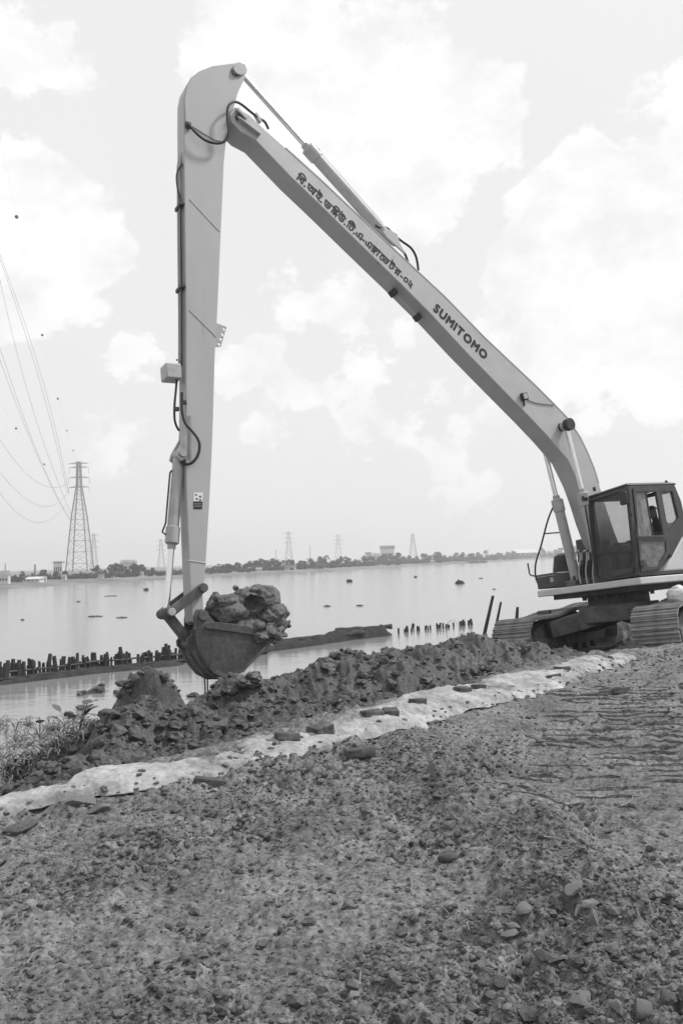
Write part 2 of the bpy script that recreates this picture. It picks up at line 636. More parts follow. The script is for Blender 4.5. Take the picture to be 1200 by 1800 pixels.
def terrain(x, y, detail=True):
    """height of the river bank and the mud mask at arrays x, y"""
    px, py = x - BO[0], y - BO[1]
    a = px * BE[0] + py * BE[1]
    u = px * BN[0] + py * BN[1]
    a = a + 0.25 * fbm(x, y, 1.3, 2, 40)
    wob = 0.22 * fbm(x, y, 0.9, 2, 41)
    zc = np.interp(a, CREST_A, CREST_Z)
    # profile across the bank: flat earth, low berm under the cloth, mud mound, slope into the river
    low = 0.02 - 0.10 * sstep(-0.2, 1.1, u + wob)
    rise = sstep(0.45, 2.2, u + wob)
    z = np.where(u < 2.2, low * (1 - rise) + zc * rise, zc)
    fall_len = 4.2
    fall = sstep(0, 1, (u + wob - 2.35) / fall_len)
    z = np.where(u > 2.2, zc * (1 - fall) + (-2.9) * fall, z)
    berm = np.exp(-((u + 0.2) / 0.45) ** 2) * sstep(-1.5, 0.5, a) * (1 - sstep(9.5, 11.5, a))
    z = z + 0.10 * berm
    mud = sstep(0.1, 0.5, u + wob)
    # tall lump of clay left standing beside the bucket
    la, lu = a - 2.98, u - 2.6
    r2 = np.sqrt((la / 0.34) ** 2 + (lu / 0.42) ** 2) + 0.35 * fbm(x, y, 0.35, 3, 60)
    z = z + 0.44 * (1 - sstep(0.10, 1.12, r2)) * (1 + 0.5 * la) + 0.06 * np.exp(-r2 * r2) * billow(x, y, 0.16, 3, 66)
    la, lu = a - 2.15, u - 1.7
    z = z + 0.20 * np.exp(-((la / 0.45) ** 2 + (lu / 0.5) ** 2))
    la, lu = a - 3.75, u - 2.2
    z = z + 0.16 * np.exp(-((la / 0.22) ** 2 + (lu / 0.25) ** 2))
    la, lu = a - 5.6, u - 1.5
    z = z + 0.10 * np.exp(-((la / 0.7) ** 2 + (lu / 0.4) ** 2))
    # the machine stands on its own trodden plane
    dx, dy = x - EX_C.x, y - EX_C.y
    mz = EX_C.z - (dx * XU.x + dy * XU.y) / XU.z - 0.125
    ml = np.abs(dx * TF.x + dy * TF.y)
    mw = np.abs(dx * TL.x + dy * TL.y)
    mk = (1 - sstep(1.75, 2.5, ml)) * (1 - sstep(1.65, 2.4, mw))
    z = z * (1 - mk) + mz * mk
    bx, by = (x - 7.0) / 1.5, (y - 20.2) / 1.6
    z = np.maximum(z, 0.16 - 0.9 * (bx * bx + by * by))
    # large, soft undulation of the trodden earth
    dry = 1 - mud
    z = z + dry * (0.10 * fbm(x, y, 2.4, 3, 1))
    # ridge pushed up beside a wheel rut, running away from the camera
    rx = x - (1.25 - 0.155 * (y - 2.2))
    ridge = np.exp(-(rx / 0.30) ** 2) * (1 - sstep(6.0, 8.5, y)) * sstep(0.0, 2.0, y)
    z = z + 0.075 * ridge - 0.06 * np.exp(-((rx - 0.75) / 0.4) ** 2) * (1 - sstep(5.0, 7.5, y))
    if detail:
        # prints of track shoes pressed across the passing lane
        lane = lane_mask(x, y)
        ph = (y + 0.16 * x + 0.10 * fbm(x, y, 0.8, 2, 71)) / 0.19
        pm_ = np.mod(ph, 1.0)
        prints = np.where(pm_ < 0.16, sstep(0.0, 0.16, pm_), 1 - np.clip((pm_ - 0.16) / 0.42, 0, 1))
        lane = lane * sstep(-0.32, 0.05, fbm(x, y, 0.7, 2, 72))
        z = z + lane * 0.022 * prints
        # clods: rough and trodden patches
        rough_dry = (0.16 + 0.84 * np.clip(patch_mask(x, y), 0, 1)) * (1 - 0.75 * lane)
        cl = fbm(x, y, 0.22, 3, 3, 0.6)
        cb = billow(x, y, 0.10, 2, 9)
        cf = fbm(x, y, 0.035, 2, 15, 0.7)
        z = z + dry * (rough_dry * (0.055 * cl + 0.030 * cb) + (0.55 + 0.45 * rough_dry) * 0.020 * cf * (1 - 0.6 * lane) + (0.028 * cl + 0.014 * billow(x, y, 0.14, 2, 12)) * (1 - 0.75 * lane))
        mfade = mud * (1 - 0.6 * mk) * (1 - sstep(6.0, 8.0, u))
        z = z + mfade * (0.26 * fbm(x, y, 0.75, 3, 31, 0.55) + 0.10 * (billow(x, y, 0.22, 3, 35) - 0.95) + 0.06 * fbm(x, y, 0.07, 2, 37, 0.7))
    return z, mud


def tz(x, y):
    z, _ = terrain(np.array([float(x)]), np.array([float(y)]))
    return float(z[0])


def build_ground():
    dense = np.radians(np.linspace(-27, 27, 520))
    side = np.radians(np.linspace(27, 333, 150)[1:-1])
    th = np.concatenate([dense, side])
    r = np.concatenate([np.linspace(0.3, 1.9, 12)[:-1], np.geomspace(1.9, 34, 900), np.geomspace(34, 420, 40)[1:]])
    T, R = np.meshgrid(th, r)
    x, y = (R * np.sin(T)).ravel(), (R * np.cos(T)).ravel()
    z, mud = terrain(x, y)
    n, mrow = len(th), len(r)
    i = np.arange(mrow - 1)[:, None] * n
    j = np.arange(n)[None, :]
    j2 = (j + 1) % n
    faces = np.stack([i + j, i + j2, i + n + j2, i + n + j], -1).reshape(-1, 4)[:, ::-1]
    v = np.stack([x, y, z], 1)
    v = np.vstack([v, [[0, 0, tz(0, 0)]]])
    o = array_mesh('ground', v, faces, M_EARTH)
    at = o.data.attributes.new('mud', 'FLOAT', 'POINT')
    at.data.foreach_set('value', np.concatenate([mud, [0]]).astype(np.float32))
    tag(o, kind='structure')
    return o


build_ground()

# river and far bank
mb = MB()
mb.add([(-6000, -400, WATER_Z), (6000, -400, WATER_Z), (6000, 9000, WATER_Z), (-6000, 9000, WATER_Z)], [(0, 1, 2, 3)])
tag(mb.build('river', M_WATER), kind='structure')

SHORE_PX = [(0, 1037), (150, 1026), (300, 1018), (400, 1013), (600, 1004), (760, 993), (860, 988), (960, 982)]
SHORE = [np.array(ground_at(px, py, WATER_Z))[:2] for px, py in SHORE_PX]
SHORE = [SHORE[0] + (SHORE[0] - SHORE[1]) * 9 + np.array([-60, 0]), SHORE[0] + (SHORE[0] - SHORE[1]) * 3] + SHORE + [np.array([420, 1010.]), np.array([3000, 2200.])]


def shore_curve(m=260):
    P = np.array(SHORE)
    d = np.concatenate([[0], np.cumsum(np.linalg.norm(np.diff(P, axis=0), axis=1))])
    s = np.concatenate([np.linspace(0, d[-2], m), np.linspace(d[-2], d[-1], 14)[1:]])
    pts = np.stack([np.interp(s, d, P[:, 0]), np.interp(s, d, P[:, 1])], 1)
    for _ in range(3):
        pts[1:-1] = (pts[:-2] + 2 * pts[1:-1] + pts[2:]) / 4
    return pts


SC = shore_curve()
SN = np.stack([-(np.gradient(SC[:, 1])), np.gradient(SC[:, 0])], 1)
SN = SN / np.linalg.norm(SN, axis=1)[:, None]


def far_height(dist, x, y):
    return -2.05 + 0.9 * sstep(0, 9, dist) + 0.5 * sstep(10, 90, dist) + 0.5 * fbm(x, y, 22, 3, 90) * sstep(1, 10, dist)


def build_far_bank():
    offs = np.array([-3, 0, 1, 2.5, 4, 6, 9, 13, 20, 30, 45, 70, 110, 200, 500, 1500, 5000.0])
    jag = 2.5 * fbm(SC[:, 0], SC[:, 1], 16, 3, 92)
    rows = []
    for o in offs:
        p = SC + SN * (o + jag * (o < 12))[:, None]
        if o > 150:
            k = min(1.0, (o - 150) / 500)
            p = p + np.array([0, 1.0])[None, :] * o * 0.5 * k
        z = far_height(np.full(len(p), o), p[:, 0], p[:, 1]) if o >= 0 else np.full(len(p), -3.0)
        rows.append(np.column_stack([p, z]))
    n = len(SC)
    v = np.vstack(rows)
    i = np.arange(len(offs) - 1)[:, None] * n
    j = np.arange(n - 1)[None, :]
    f = np.stack([i + j, i + j + 1, i + n + j + 1, i + n + j], -1).reshape(-1, 4)
    tag(array_mesh('far_bank', v, f, M_FARLAND), kind='structure')


build_far_bank()

# ------------------------------------------------------------------ excavator
EX_M = Matrix(((XF.x, XL.x, XU.x, EX_C.x), (XF.y, XL.y, XU.y, EX_C.y), (XF.z, XL.z, XU.z, EX_C.z), (0, 0, 0, 1)))
EX_INV = EX_M.inverted()
_eye = EX_INV @ EYE
_rot = EX_INV.to_3x3()


def on_t(px, py, t):
    """(s, z) of the point of the machine plane y = t (its side planes) measured in the photograph"""
    d = _rot @ ray(px, py)
    k = (t - _eye.y) / d.y
    p = _eye + d * k
    return (p.x, p.z)


def on_s(px, py, s):
    d = _rot @ ray(px, py)
    k = (s - _eye.x) / d.x
    p = _eye + d * k
    return (p.y, p.z)


def P3(px, py, t):
    s, z = on_t(px, py, t)
    return Vector((s, t, z))


def smooth_path(pts, n=8):
    """Catmull-Rom through points"""
    pts = [Vector(p) for p in pts]
    out = []
    for i in range(len(pts) - 1):
        p0, p1, p2, p3 = pts[max(i - 1, 0)], pts[i], pts[i + 1], pts[min(i + 2, len(pts) - 1)]
        for k in range(n):
            t = k / n
            out.append(0.5 * ((2 * p1) + (p2 - p0) * t + (2 * p0 - 5 * p1 + 4 * p2 - p3) * t * t + (3 * p1 - p0 - 3 * p2 + p3) * t ** 3))
    out.append(pts[-1])
    return out


def arc(c, r, a0, a1, n=8):
    return [(c[0] + r * math.cos(a0 + (a1 - a0) * i / n), c[1] + r * math.sin(a0 + (a1 - a0) * i / n)) for i in range(n + 1)]


ex = empty('excavator', EX_M)
tag(ex, 'pale long-reach crawler excavator lifting a full bucket over the muddy bank', 'excavator')

# --- boom
BW = 0.21
bt = BW
top_px = [(413, 188), (440, 203), (467, 229), (502, 260), (567, 319), (642, 390), (705, 450), (780, 520), (853, 595), (940, 677), (973, 710),
          (997, 735), (1020, 770), (1033, 797), (1044, 824), (1052, 850), (1062, 884), (1078, 932), (1094, 972)]
low_px = [(1070, 985), (1052, 950), (1040, 918), (1028, 880), (1017, 850), (997, 808), (980, 788), (963, 768), (930, 733), (880, 682), (813, 613), (755, 550),
          (705, 500), (630, 427), (560, 358), (513, 313), (470, 268), (448, 245), (424, 232), (408, 216), (404, 200)]
boom_poly = [on_t(x, y, bt) for x, y in top_px]
foot = on_t(1090, 985, bt)
boom_poly += [(foot[0] - 0.14, foot[1] + 0.02), (foot[0] - 0.08, foot[1] - 0.13), (foot[0] + 0.06, foot[1] - 0.14)]
boom_poly += [on_t(x, y, bt) for x, y in low_px]
mb = MB()
mb.prism(boom_poly, -BW, BW)
boom = mb.build('boom', M_PAINT, ex, bevel=0.012)


def offset_line(a, b, t, w, h, mbx, up):
    mbx.bar((a[0], t, a[1]), (b[0], t, b[1]), w, h, up)


# top and bottom flange plates that stand proud of the side plates
mb = MB()
flat_top = [on_t(x, y, bt) for x, y in top_px[3:16]]
for a, b in zip(flat_top[:-1], flat_top[1:]):
    mb.bar((a[0], 0, a[1] + 0.004), (b[0], 0, b[1] + 0.004), 0.012 + 2 * BW, 0.02, (0, 0, 1) if abs(a[0] - b[0]) > abs(a[1] - b[1]) * 0.5 else (1, 0, 0))
mb.build('flange', M_PAINT, boom)
# pipes and clamps along the top of the boom
for t in (-0.12, 0.0, 0.12):
    mb = MB()
    mb.tube([(p[0] + 0.035, t, p[1] + 0.045) for p in flat_top[3:]], 0.022, 8)
    mb.build('pipe', M_CYL, boom)
for k in range(11):
    f = k / 10 * (len(flat_top) - 5) + 3.3
    i = int(f)
    a, b = flat_top[i], flat_top[min(i + 1, len(flat_top) - 1)]
    q = f - i
    s, z = a[0] + (b[0] - a[0]) * q, a[1] + (b[1] - a[1]) * q
    d = Vector((b[0] - a[0], 0, b[1] - a[1])).normalized()
    R = Matrix((d, Vector((0, 1, 0)), d.cross(Vector((0, 1, 0))))).transposed()
    mb = MB()
    mb.box((s + 0.03, 0, z + 0.045), (0.05, 0.34, 0.06), R)
    mb.build('pipe_clamp', M_DARK, boom, bevel=0.006)
# tip: raised bosses either side, pin
tip = on_t(425, 213, bt)
for sg in (1, -1):
    mb = MB()
    a, b = on_t(414, 194, bt), on_t(432, 212, bt)
    mb.bar((a[0], sg * (BW + 0.015), a[1]), (b[0], sg * (BW + 0.015), b[1]), 0.06, 0.12, (0, 1, 0))
    a, b = on_t(416, 210, bt), on_t(455, 240, bt)
    mb.bar((a[0], sg * (BW + 0.008), a[1]), (b[0], sg * (BW + 0.008), b[1]), 0.03, 0.16, (0, 1, 0))
    mb.build('tip_plate', M_PAINT, boom, bevel=0.01)
mb = MB()
mb.cyl((tip[0] + 0.05, -BW - 0.05, tip[1] + 0.04), (tip[0] + 0.05, BW + 0.05, tip[1] + 0.04), 0.065, 18)
mb.build('tip_pin', M_DARK, boom)
# rod with black end brackets under the boom
for (x, y) in ((690, 515), (733, 558)):
    p = P3(x, y, 0.0)
    mb = MB()
    mb.box((p.x, 0.0, p.z), (0.10, 0.13, 0.12), Matrix.Rotation(rad(40), 3, 'Y'))
    mb.build('underside_bracket', M_BLACK, boom, bevel=0.01)
mb = MB()
mb.cyl(P3(690, 515, 0.0), P3(733, 558, 0.0), 0.028, 10)
mb.build('underside_rod', M_CYL, boom)
# work light with cable on the boom side
p = P3(921, 697, bt + 0.05)
R = Matrix.Rotation(rad(38), 3, 'Y')
wl = MB()
wl.box((p.x, p.y, p.z), (0.15, 0.07, 0.15), Matrix.Rotation(rad(12), 3, 'Y'))
wl.box((p.x, p.y - 0.03, p.z - 0.12), (0.03, 0.03, 0.13))
wlo = wl.build('work_light', M_BLACK, boom, bevel=0.015)
mb = MB()
mb.tube(smooth_path([P3(926, 703, bt + 0.012), P3(940, 708, bt + 0.012), P3(960, 711, bt + 0.012), P3(973, 712, bt + 0.012)]), 0.008, 6)
mb.build('lamp_cable', M_RUBBER, boom)
mb = MB()
mb.box((p.x, p.y + 0.037, p.z), (0.10, 0.006, 0.10), Matrix.Rotation(rad(12), 3, 'Y'))
mb.build('lamp_lens', M_CYL, boom)


# --- lettering on the boom side
def glyph_outline(ch):
    c = bpy.data.curves.new('glyph', 'FONT')
    c.body = ch
    c.resolution_u = 3
    o = bpy.data.objects.new('glyph', c)
    COL.objects.link(o)
    dg = bpy.context.evaluated_depsgraph_get()
    cu = o.to_curve(dg)
    loops = []
    for sp in cu.splines:
        pts = []
        bz = sp.bezier_points
        if len(bz):
            n = len(bz)
            for i in range(n):
                a, b = bz[i], bz[(i + 1) % n]
                for k in range(3):
                    t = k / 3
                    q = (1 - t) ** 3 * a.co + 3 * (1 - t) ** 2 * t * a.handle_right + 3 * (1 - t) * t * t * b.handle_left + t ** 3 * b.co
                    pts.append((q.x, q.y))
        else:
            pts = [(q.co.x, q.co.y) for q in sp.points]
        cln = []
        for q in pts:
            if not cln or math.hypot(q[0] - cln[-1][0], q[1] - cln[-1][1]) > 0.004:
                cln.append(q)
        while len(cln) > 2 and math.hypot(cln[0][0] - cln[-1][0], cln[0][1] - cln[-1][1]) < 0.004:
            cln.pop()
        if len(cln) > 2:
            loops.append(cln)
    o.to_curve_clear()
    bpy.data.objects.remove(o)
    bpy.data.curves.remove(c)
    return loops


def fill_glyph(loops, rows=70):
    """fill overlapping pen contours by winding number, in fine horizontal strips"""
    if not loops:
        return [], []
    ys = [q[1] for lp in loops for q in lp]
    y0, y1 = min(ys), max(ys)
    rows = max(8, int(rows * (y1 - y0)))
    h_ = (y1 - y0) / rows
    V, Fc = [], []
    for r_ in range(rows):
        ym = y0 + (r_ + 0.5) * h_
        cr = []
        for lp in loops:
            for i in range(len(lp)):
                (xa, ya), (xb, yb) = lp[i], lp[(i + 1) % len(lp)]
                if (ya > ym) != (yb > ym):
                    cr.append((xa + (xb - xa) * (ym - ya) / (yb - ya), 1 if yb > ya else -1))
        cr.sort()
        w_, xs_ = 0, None
        for xq, d_ in cr:
            if w_ == 0:
                xs_ = xq
            w_ += d_
            if w_ == 0 and xq - xs_ > 1e-4:
                o0 = len(V)
                V += [(xs_, ym - h_ / 2), (xq, ym - h_ / 2), (xq, ym + h_ / 2), (xs_, ym + h_ / 2)]
                Fc.append((o0, o0 + 1, o0 + 2, o0 + 3))
    return V, Fc


_gl = {}


def put_text(name, items, pa, pb, height, bold, gap, stretch=True, label=None):
    """items: (char, scale, dx, dy, advance?) along the boom from machine point pa to pb on the left side plate"""
    x = 0.0
    V, Fc = [], []
    for it in items:
        ch, sc_, dx, dy, adv = it
        if ch == ' ':
            x += adv
            continue
        key = (ch, bold)
        if key not in _gl:
            _gl[key] = fill_glyph(glyph_outline(ch))
        gv, gf = _gl[key]
        if not gv:
            continue
        x0 = min(v[0] for v in gv)
        x1 = max(v[0] for v in gv)
        o = len(V)
        V += [((v[0] - x0) * sc_ + x + dx, v[1] * sc_ + dy) for v in gv]
        Fc += [tuple(o + i for i in f) for f in gf]
        x += ((x1 - x0) * sc_ + gap) if adv is None else adv
    W = max(v[0] for v in V)
    a, b = Vector((pa[0], 0, pa[1])), Vector((pb[0], 0, pb[1]))
    ex_ = (b - a) / W
    ey = Vector((-(b - a).z, 0, (b - a).x)).normalized()
    if ey.z < 0:
        ey = -ey
    ux = ex_.normalized()
    VV, FF = [], []
    for q in range(9):                                  # the brush stroke thickened layer by layer
        off = ux * (0.0 if q == 0 else bold * math.cos(q * math.pi / 4)) + ey * (0.0 if q == 0 else bold * math.sin(q * math.pi / 4))
        o_ = len(VV)
        for v in V:
            p = a + ex_ * v[0] + ey * (v[1] * height) + off
            VV.append((p.x, BW + 0.002 + 0.0005 * q, p.z))
        FF += [tuple(o_ + i for i in f) for f in Fc]
    me = bpy.data.meshes.new(name)
    me.from_pydata(VV, [], FF)
    me.materials.append(M_INK)
    o = bpy.data.objects.new(name, me)
    COL.objects.link(o)
    o.parent = boom
    if label:
        o['label'] = label
    return o


pa, pb = on_t(761, 545, bt), on_t(851, 632, bt)
put_text('lettering', [(c, 1, 0, 0, None) for c in 'SUMITOMO'], pa, pb, 0.245, 0.013, 0.2, label='dark block capitals reading SUMITOMO')
N = None
bn = [('ি', 1, 0, 0, -0.02), (' ', 1, 0, 0, 0.20), ('ব', 1, 0, 0, N), ('.', 1, 0, 0, N), ('অ', 1, 0, 0, 0.60), ('া', 1, 0, 0, N), ('ই', 1, 0, 0, N), ('.', 1, 0, 0, N), (' ', 1, 0, 0, .05),
      ('ড', 1, 0, 0, N), ('ি', 1, 0, 0, 0.20), ('ব', .72, 0, .20, 0.02), ('ল', .62, .02, -0.12, 0.48), ('উ', 1, 0, 0, N), ('.', 1, 0, 0, N),
      ('ি', 1, 0, 0, 0.20), ('ট', 1, 0, 0, N), ('.', 1, 0, 0, N), ('এ', 1, 0, 0, N), ('-', 1, 0, 0, N), (' ', 1, 0, 0, .04),
      ('এ', 1, 0, 0, N), ('ক', .72, 0, .20, 0.05), ('স', .62, 0, -0.12, 0.52), ('া', 1, 0, 0, N), ('ে', 1, 0, 0, 0.24), ('ভ', 1, 0, 0, N), ('ট', 1, 0, 0, N), ('র', 1, 0, 0, N),
      ('-', 1, 0, 0, N), (' ', 1, 0, 0, .06), ('০', 1, 0, 0, N), ('২', 1, 0, 0, N)]
pa, pb = on_t(519, 313, bt), on_t(722, 507, bt)
put_text('lettering', bn, pa, pb, 0.205, 0.006, 0.07, label='dark painted line of Bengali lettering')

# --- arm (stick)
AW = 0.15
arm_right = [(373, 117), (420, 111), (430, 114), (434, 124), (429, 140), (419, 160), (414, 178), (408, 200), (403, 225), (397, 253), (394, 285), (390, 379), (382, 560), (378, 625), (375, 739), (372, 816), (368, 892), (362, 994), (357, 1045), (358, 1072), (357, 1092)]
arm_left = [(347, 1098), (338, 1092), (336, 1060), (334, 1017), (331, 943), (328, 867), (327, 764), (327, 560), (324, 300), (323, 220), (323, 173), (327, 152), (336, 136), (350, 125)]
arm_poly = [on_t(x, y, AW) for x, y in arm_right + arm_left]
mb = MB()
mb.prism(arm_poly, -AW, AW)
arm = mb.build('arm', M_ARMPAINT, ex, bevel=0.012)
# thicker head plates with the curved weld line
head = [(373, 117), (420, 111), (430, 114), (434, 124), (429, 140), (419, 160), (412, 178), (404, 205), (399, 235), (390, 250), (375, 246), (352, 232), (326, 216), (324, 175), (328, 153), (337, 137), (350, 126)]
for sg in (1, -1):
    mb = MB()
    mb.prism([on_t(x, y, AW) for x, y in head], sg * AW, sg * (AW + 0.016))
    mb.build('head_plate', M_ARMPAINT, arm, bevel=0.006)
# welded seams and stiffener plates
for a, b in (((333, 350), (386, 407)), ((333, 545), (380, 592)), ((330, 985), (363, 990))):
    mb = MB()
    pa, pb = on_t(*a, AW), on_t(*b, AW)
    mb.cyl((pa[0], AW + 0.002, pa[1]), (pb[0], AW + 0.002, pb[1]), 0.007, 6)
    mb.build('weld_seam', M_CYL, arm)
# lug with four holes on the inner side of the arm
lug_px = [(379, 568), (398, 575), (388, 609), (378, 610)]
lp = [on_t(x, y, 0.0) for x, y in lug_px]
hol = [on_t(x, y, 0.0) for x, y in ((394, 579), (391, 588), (388, 596), (385, 605))]
bm = bmesh.new()
outer = [bm.verts.new((s, 0.012, z)) for s, z in lp]
ed = [bm.edges.new((outer[i], outer[(i + 1) % 4])) for i in range(4)]
for h in hol:
    ring = [bm.verts.new((s, 0.012, z)) for s, z in arc(h, 0.027, 0, 2 * math.pi * 11 / 12, 11)]
    ed += [bm.edges.new((ring[i], ring[(i + 1) % 12])) for i in range(12)]
bmesh.ops.triangle_fill(bm, use_beauty=True, edges=ed)
r = bmesh.ops.extrude_face_region(bm, geom=bm.faces[:])
bmesh.ops.translate(bm, vec=(0, -0.024, 0), verts=[g for g in r['geom'] if isinstance(g, bmesh.types.BMVert)])
bmesh.ops.recalc_face_normals(bm, faces=bm.faces[:])
me = bpy.data.meshes.new('lifting_lug')
bm.to_mesh(me)
bm.free()
me.materials.append(M_ARMPAINT)
o = bpy.data.objects.new('lifting_lug', me)
COL.objects.link(o)
o.parent = arm
# warning plate on the arm side: pale picture above dark text block
pl = [on_t(x, y, AW) for x, y in ((341, 866), (357, 866), (356, 881), (340, 881))]
mb = MB()
mb.prism(pl, AW + 0.001, AW + 0.004)
mb.build('sticker', M_WHITE, arm)
pl = [on_t(x, y, AW) for x, y in ((340, 882), (356, 882), (355, 895), (340, 895))]
mb = MB()
mb.prism(pl, AW + 0.001, AW + 0.004)
mb.build('sticker', M_INK, arm)
for k in range(4):
    mb = MB()
    x0, y0 = ((343, 868), (350, 871), (344, 875), (350, 877))[k]
    mb.prism([on_t(x, y, AW) for x, y in ((x0, y0), (x0 + 4, y0 + 1), (x0 + 3, y0 + 4), (x0, y0 + 3))], AW + 0.004, AW + 0.006)
    mb.build('printed_mark', M_CAB, arm)
mb = MB()
for y0 in (885.5, 889.5):
    mb.prism([on_t(x, y, AW) for x, y in ((341, y0), (354, y0), (354, y0 + 0.9), (341, y0 + 0.9))], AW + 0.004, AW + 0.006)
mb.build('printed_line', M_CYL, arm)
# pins at the top
for (x, y, rr) in ((418, 125, 0.10), (424, 214, 0.07)):
    s, z = on_t(x, y, AW)
    mb = MB()
    mb.cyl((s, -AW - 0.05, z), (s, AW + 0.05, z), rr, 20)
    mb.build('pin', M_ARMPAINT, arm, bevel=0.008)
mb = MB()
mb.tube(smooth_path([P3(408, 122, AW + .03), P3(410, 130, AW + .04), P3(418, 132, AW + .04), P3(428, 128, AW + .03)], 5), 0.012, 6)
mb.build('grease_line', M_RUBBER, arm)
# outer face: steel pipes, clamps, valve box, hoses


def outer_line(y):
    ys = [150, 180, 300, 560, 764, 867, 943, 1017, 1060]
    xs = [327, 323, 324, 327, 327, 328, 331, 334, 336]
    return float(np.interp(y, ys, xs))


for t, off in ((-0.06, 0.03), (0.03, 0.03)):
    path = []
    for y in (262, 285, 300, 340, 420, 500, 560, 640):
        s, z = on_t(outer_line(y), y, AW)
        path.append((s + (0.0 if y < 280 else off), t, z))
    mb = MB()
    mb.tube(smooth_path(path, 4), 0.018, 8)
    mb.build('pipe', M_CYL, arm)
mb = MB()
pth = []
for y, o_ in ((285, 0.01), (305, 0.10), (330, 0.09), (350, 0.05), (420, 0.045), (520, 0.045), (640, 0.045)):
    s, z = on_t(outer_line(y), y, AW)
    pth.append((s + o_, 0.09, z))
mb.tube(smooth_path(pth, 5), 0.014, 8)
mb.build('hose', M_RUBBER, arm)
for y in (357, 502):
    s, z = on_t(outer_line(y), y, AW)
    mb = MB()
    mb.box((s + 0.035, 0.02, z), (0.07, 0.26, 0.06))
    mb.build('pipe_clamp', M_BLACK, arm, bevel=0.008)
s0, z0 = on_t(293, 635, AW + 0.02)
s1, z1 = on_t(322, 664, AW + 0.02)
mb = MB()
mb.box(((s0 + s1) / 2, 0.0, (z0 + z1) / 2), (abs(s0 - s1), 0.27, abs(z0 - z1)))
vb = mb.build('valve_box', M_ARMPAINT, arm, bevel=0.02)
for (x, y) in ((311, 633), (317, 636), (309, 667)):
    p = P3(x, y, AW + 0.03)
    mb = MB()
    mb.cyl(p, p + Vector((0, 0.012, 0)), 0.014, 8)
    mb.build('bolt', M_DARK, arm)
# hose loops: at the elbow, below the box, and round the cylinder foot
h1 = [P3(327, 219, AW + .03), P3(333, 221, AW + .06), P3(345, 234, AW + .10), P3(362, 247, AW + .11), P3(382, 252, AW + .11), P3(396, 247, AW + .12), P3(402, 232, AW + .14),
      P3(400, 210, AW + .14), P3(400, 192, AW + .14), P3(405, 182, AW + .13), P3(414, 179, BW + .04), P3(425, 184, BW + .02), P3(440, 196, BW), P3(454, 207, BW - .04), P3(465, 214, BW - .1), P3(472, 227, BW - .14)]
mb = MB()
mb.tube(smooth_path(h1, 5), 0.021, 10)
mb.build('hose', M_RUBBER, arm)
h1b = [p + Vector((0.03, -0.30, 0.02)) for p in h1[7:]]
mb = MB()
mb.tube(smooth_path(h1b, 5), 0.021, 10)
mb.build('hose', M_RUBBER, arm)
p = P3(453, 208, BW - .05)
mb = MB()
mb.box((p.x, p.y, p.z), (0.05, 0.08, 0.16), Matrix.Rotation(rad(30), 3, 'Y'))
mb.build('hose_bracket', M_CYL, boom, bevel=0.006)
p = P3(331, 220, AW + .03)
mb = MB()
mb.box((p.x, p.y, p.z), (0.09, 0.05, 0.10))
mb.build('hose_fitting', M_DARK, arm, bevel=0.01)
hs = [P3(311, 668, .05), P3(309, 690, .08), P3(307, 712, .10), P3(307, 735, .10), P3(310, 748, .08), P3(315, 757, .05)]
mb = MB()
mb.tube(smooth_path(hs, 6), 0.018, 8)
mb.build('hose', M_RUBBER, arm)
hs = [P3(320, 690, AW + .03), P3(320, 720, AW + .035), P3(325, 742, AW + .05), P3(338, 758, AW + .07), P3(348, 772, AW + .09), P3(351, 786, AW + .10), P3(347, 802, AW + .09), P3(338, 813, AW + .07), P3(328, 816, AW + .02), P3(318, 812, 0.08)]
mb = MB()
mb.tube(smooth_path(hs, 6), 0.021, 10)
mb.build('hose', M_RUBBER, arm)
for (x, y) in ((310, 719), (323, 707)):
    p = P3(x, y, AW)
    mb = MB()
    mb.box((p.x, p.y, p.z), (0.08, 0.06, 0.06))
    mb.build('hose_clamp', M_BLACK, arm, bevel=0.008)


# --- hydraulic cylinders
def hydraulic(name, a, b, cut, rb, rr, rod_at_b=True, mat=M_CYL, hose=True):
    """barrel from a to the gland at fraction cut, bright rod on to b"""
    a, b = Vector(a), Vector(b)
    d = (b - a).normalized()
    g = a + (b - a) * cut
    root = MB()
    root.tube([a + d * 0.06, g - d * 0.02], rb, 20)
    body = root.build(name, mat, ex)
    mb = MB()
    mb.tube([g - d * 0.26, g - d * 0.25, g - d * 0.02, g], [rb * 1.0, rb * 1.2, rb * 1.2, rb * 0.9], 20)
    mb.tube([g - d * 0.005, g + d * 0.07], [rb * 0.72, rb * 0.68], 16)
    mb.build('gland', mat, body)
    mb = MB()
    mb.cyl(g + d * 0.03, b, rr, 16)
    mb.build('piston_rod', M_CHROME, body)
    y = Vector((0, 1, 0))
    for p, r in ((a, rb * 1.0), (b, rb * 0.9)):
        mb = MB()
        mb.cyl(p - y * rb * 0.85, p + y * rb * 0.85, r, 18)
        mb.build('end_eye', mat, body, bevel=0.01)
    if hose:
        n_ = d.cross(y).normalized()
        if n_.z < 0:
            n_ = -n_
        mb = MB()
        mb.tube([a + d * 0.25 + n_ * (rb + 0.01), a + d * 0.30 + n_ * (rb + 0.03), g - d * 0.3 + n_ * (rb + 0.03), g - d * 0.16 + n_ * (rb + 0.07), g - d * 0.12 + n_ * (rb)], 0.014, 8)
        mb.build('feed_pipe', M_DARK, body)
    return body


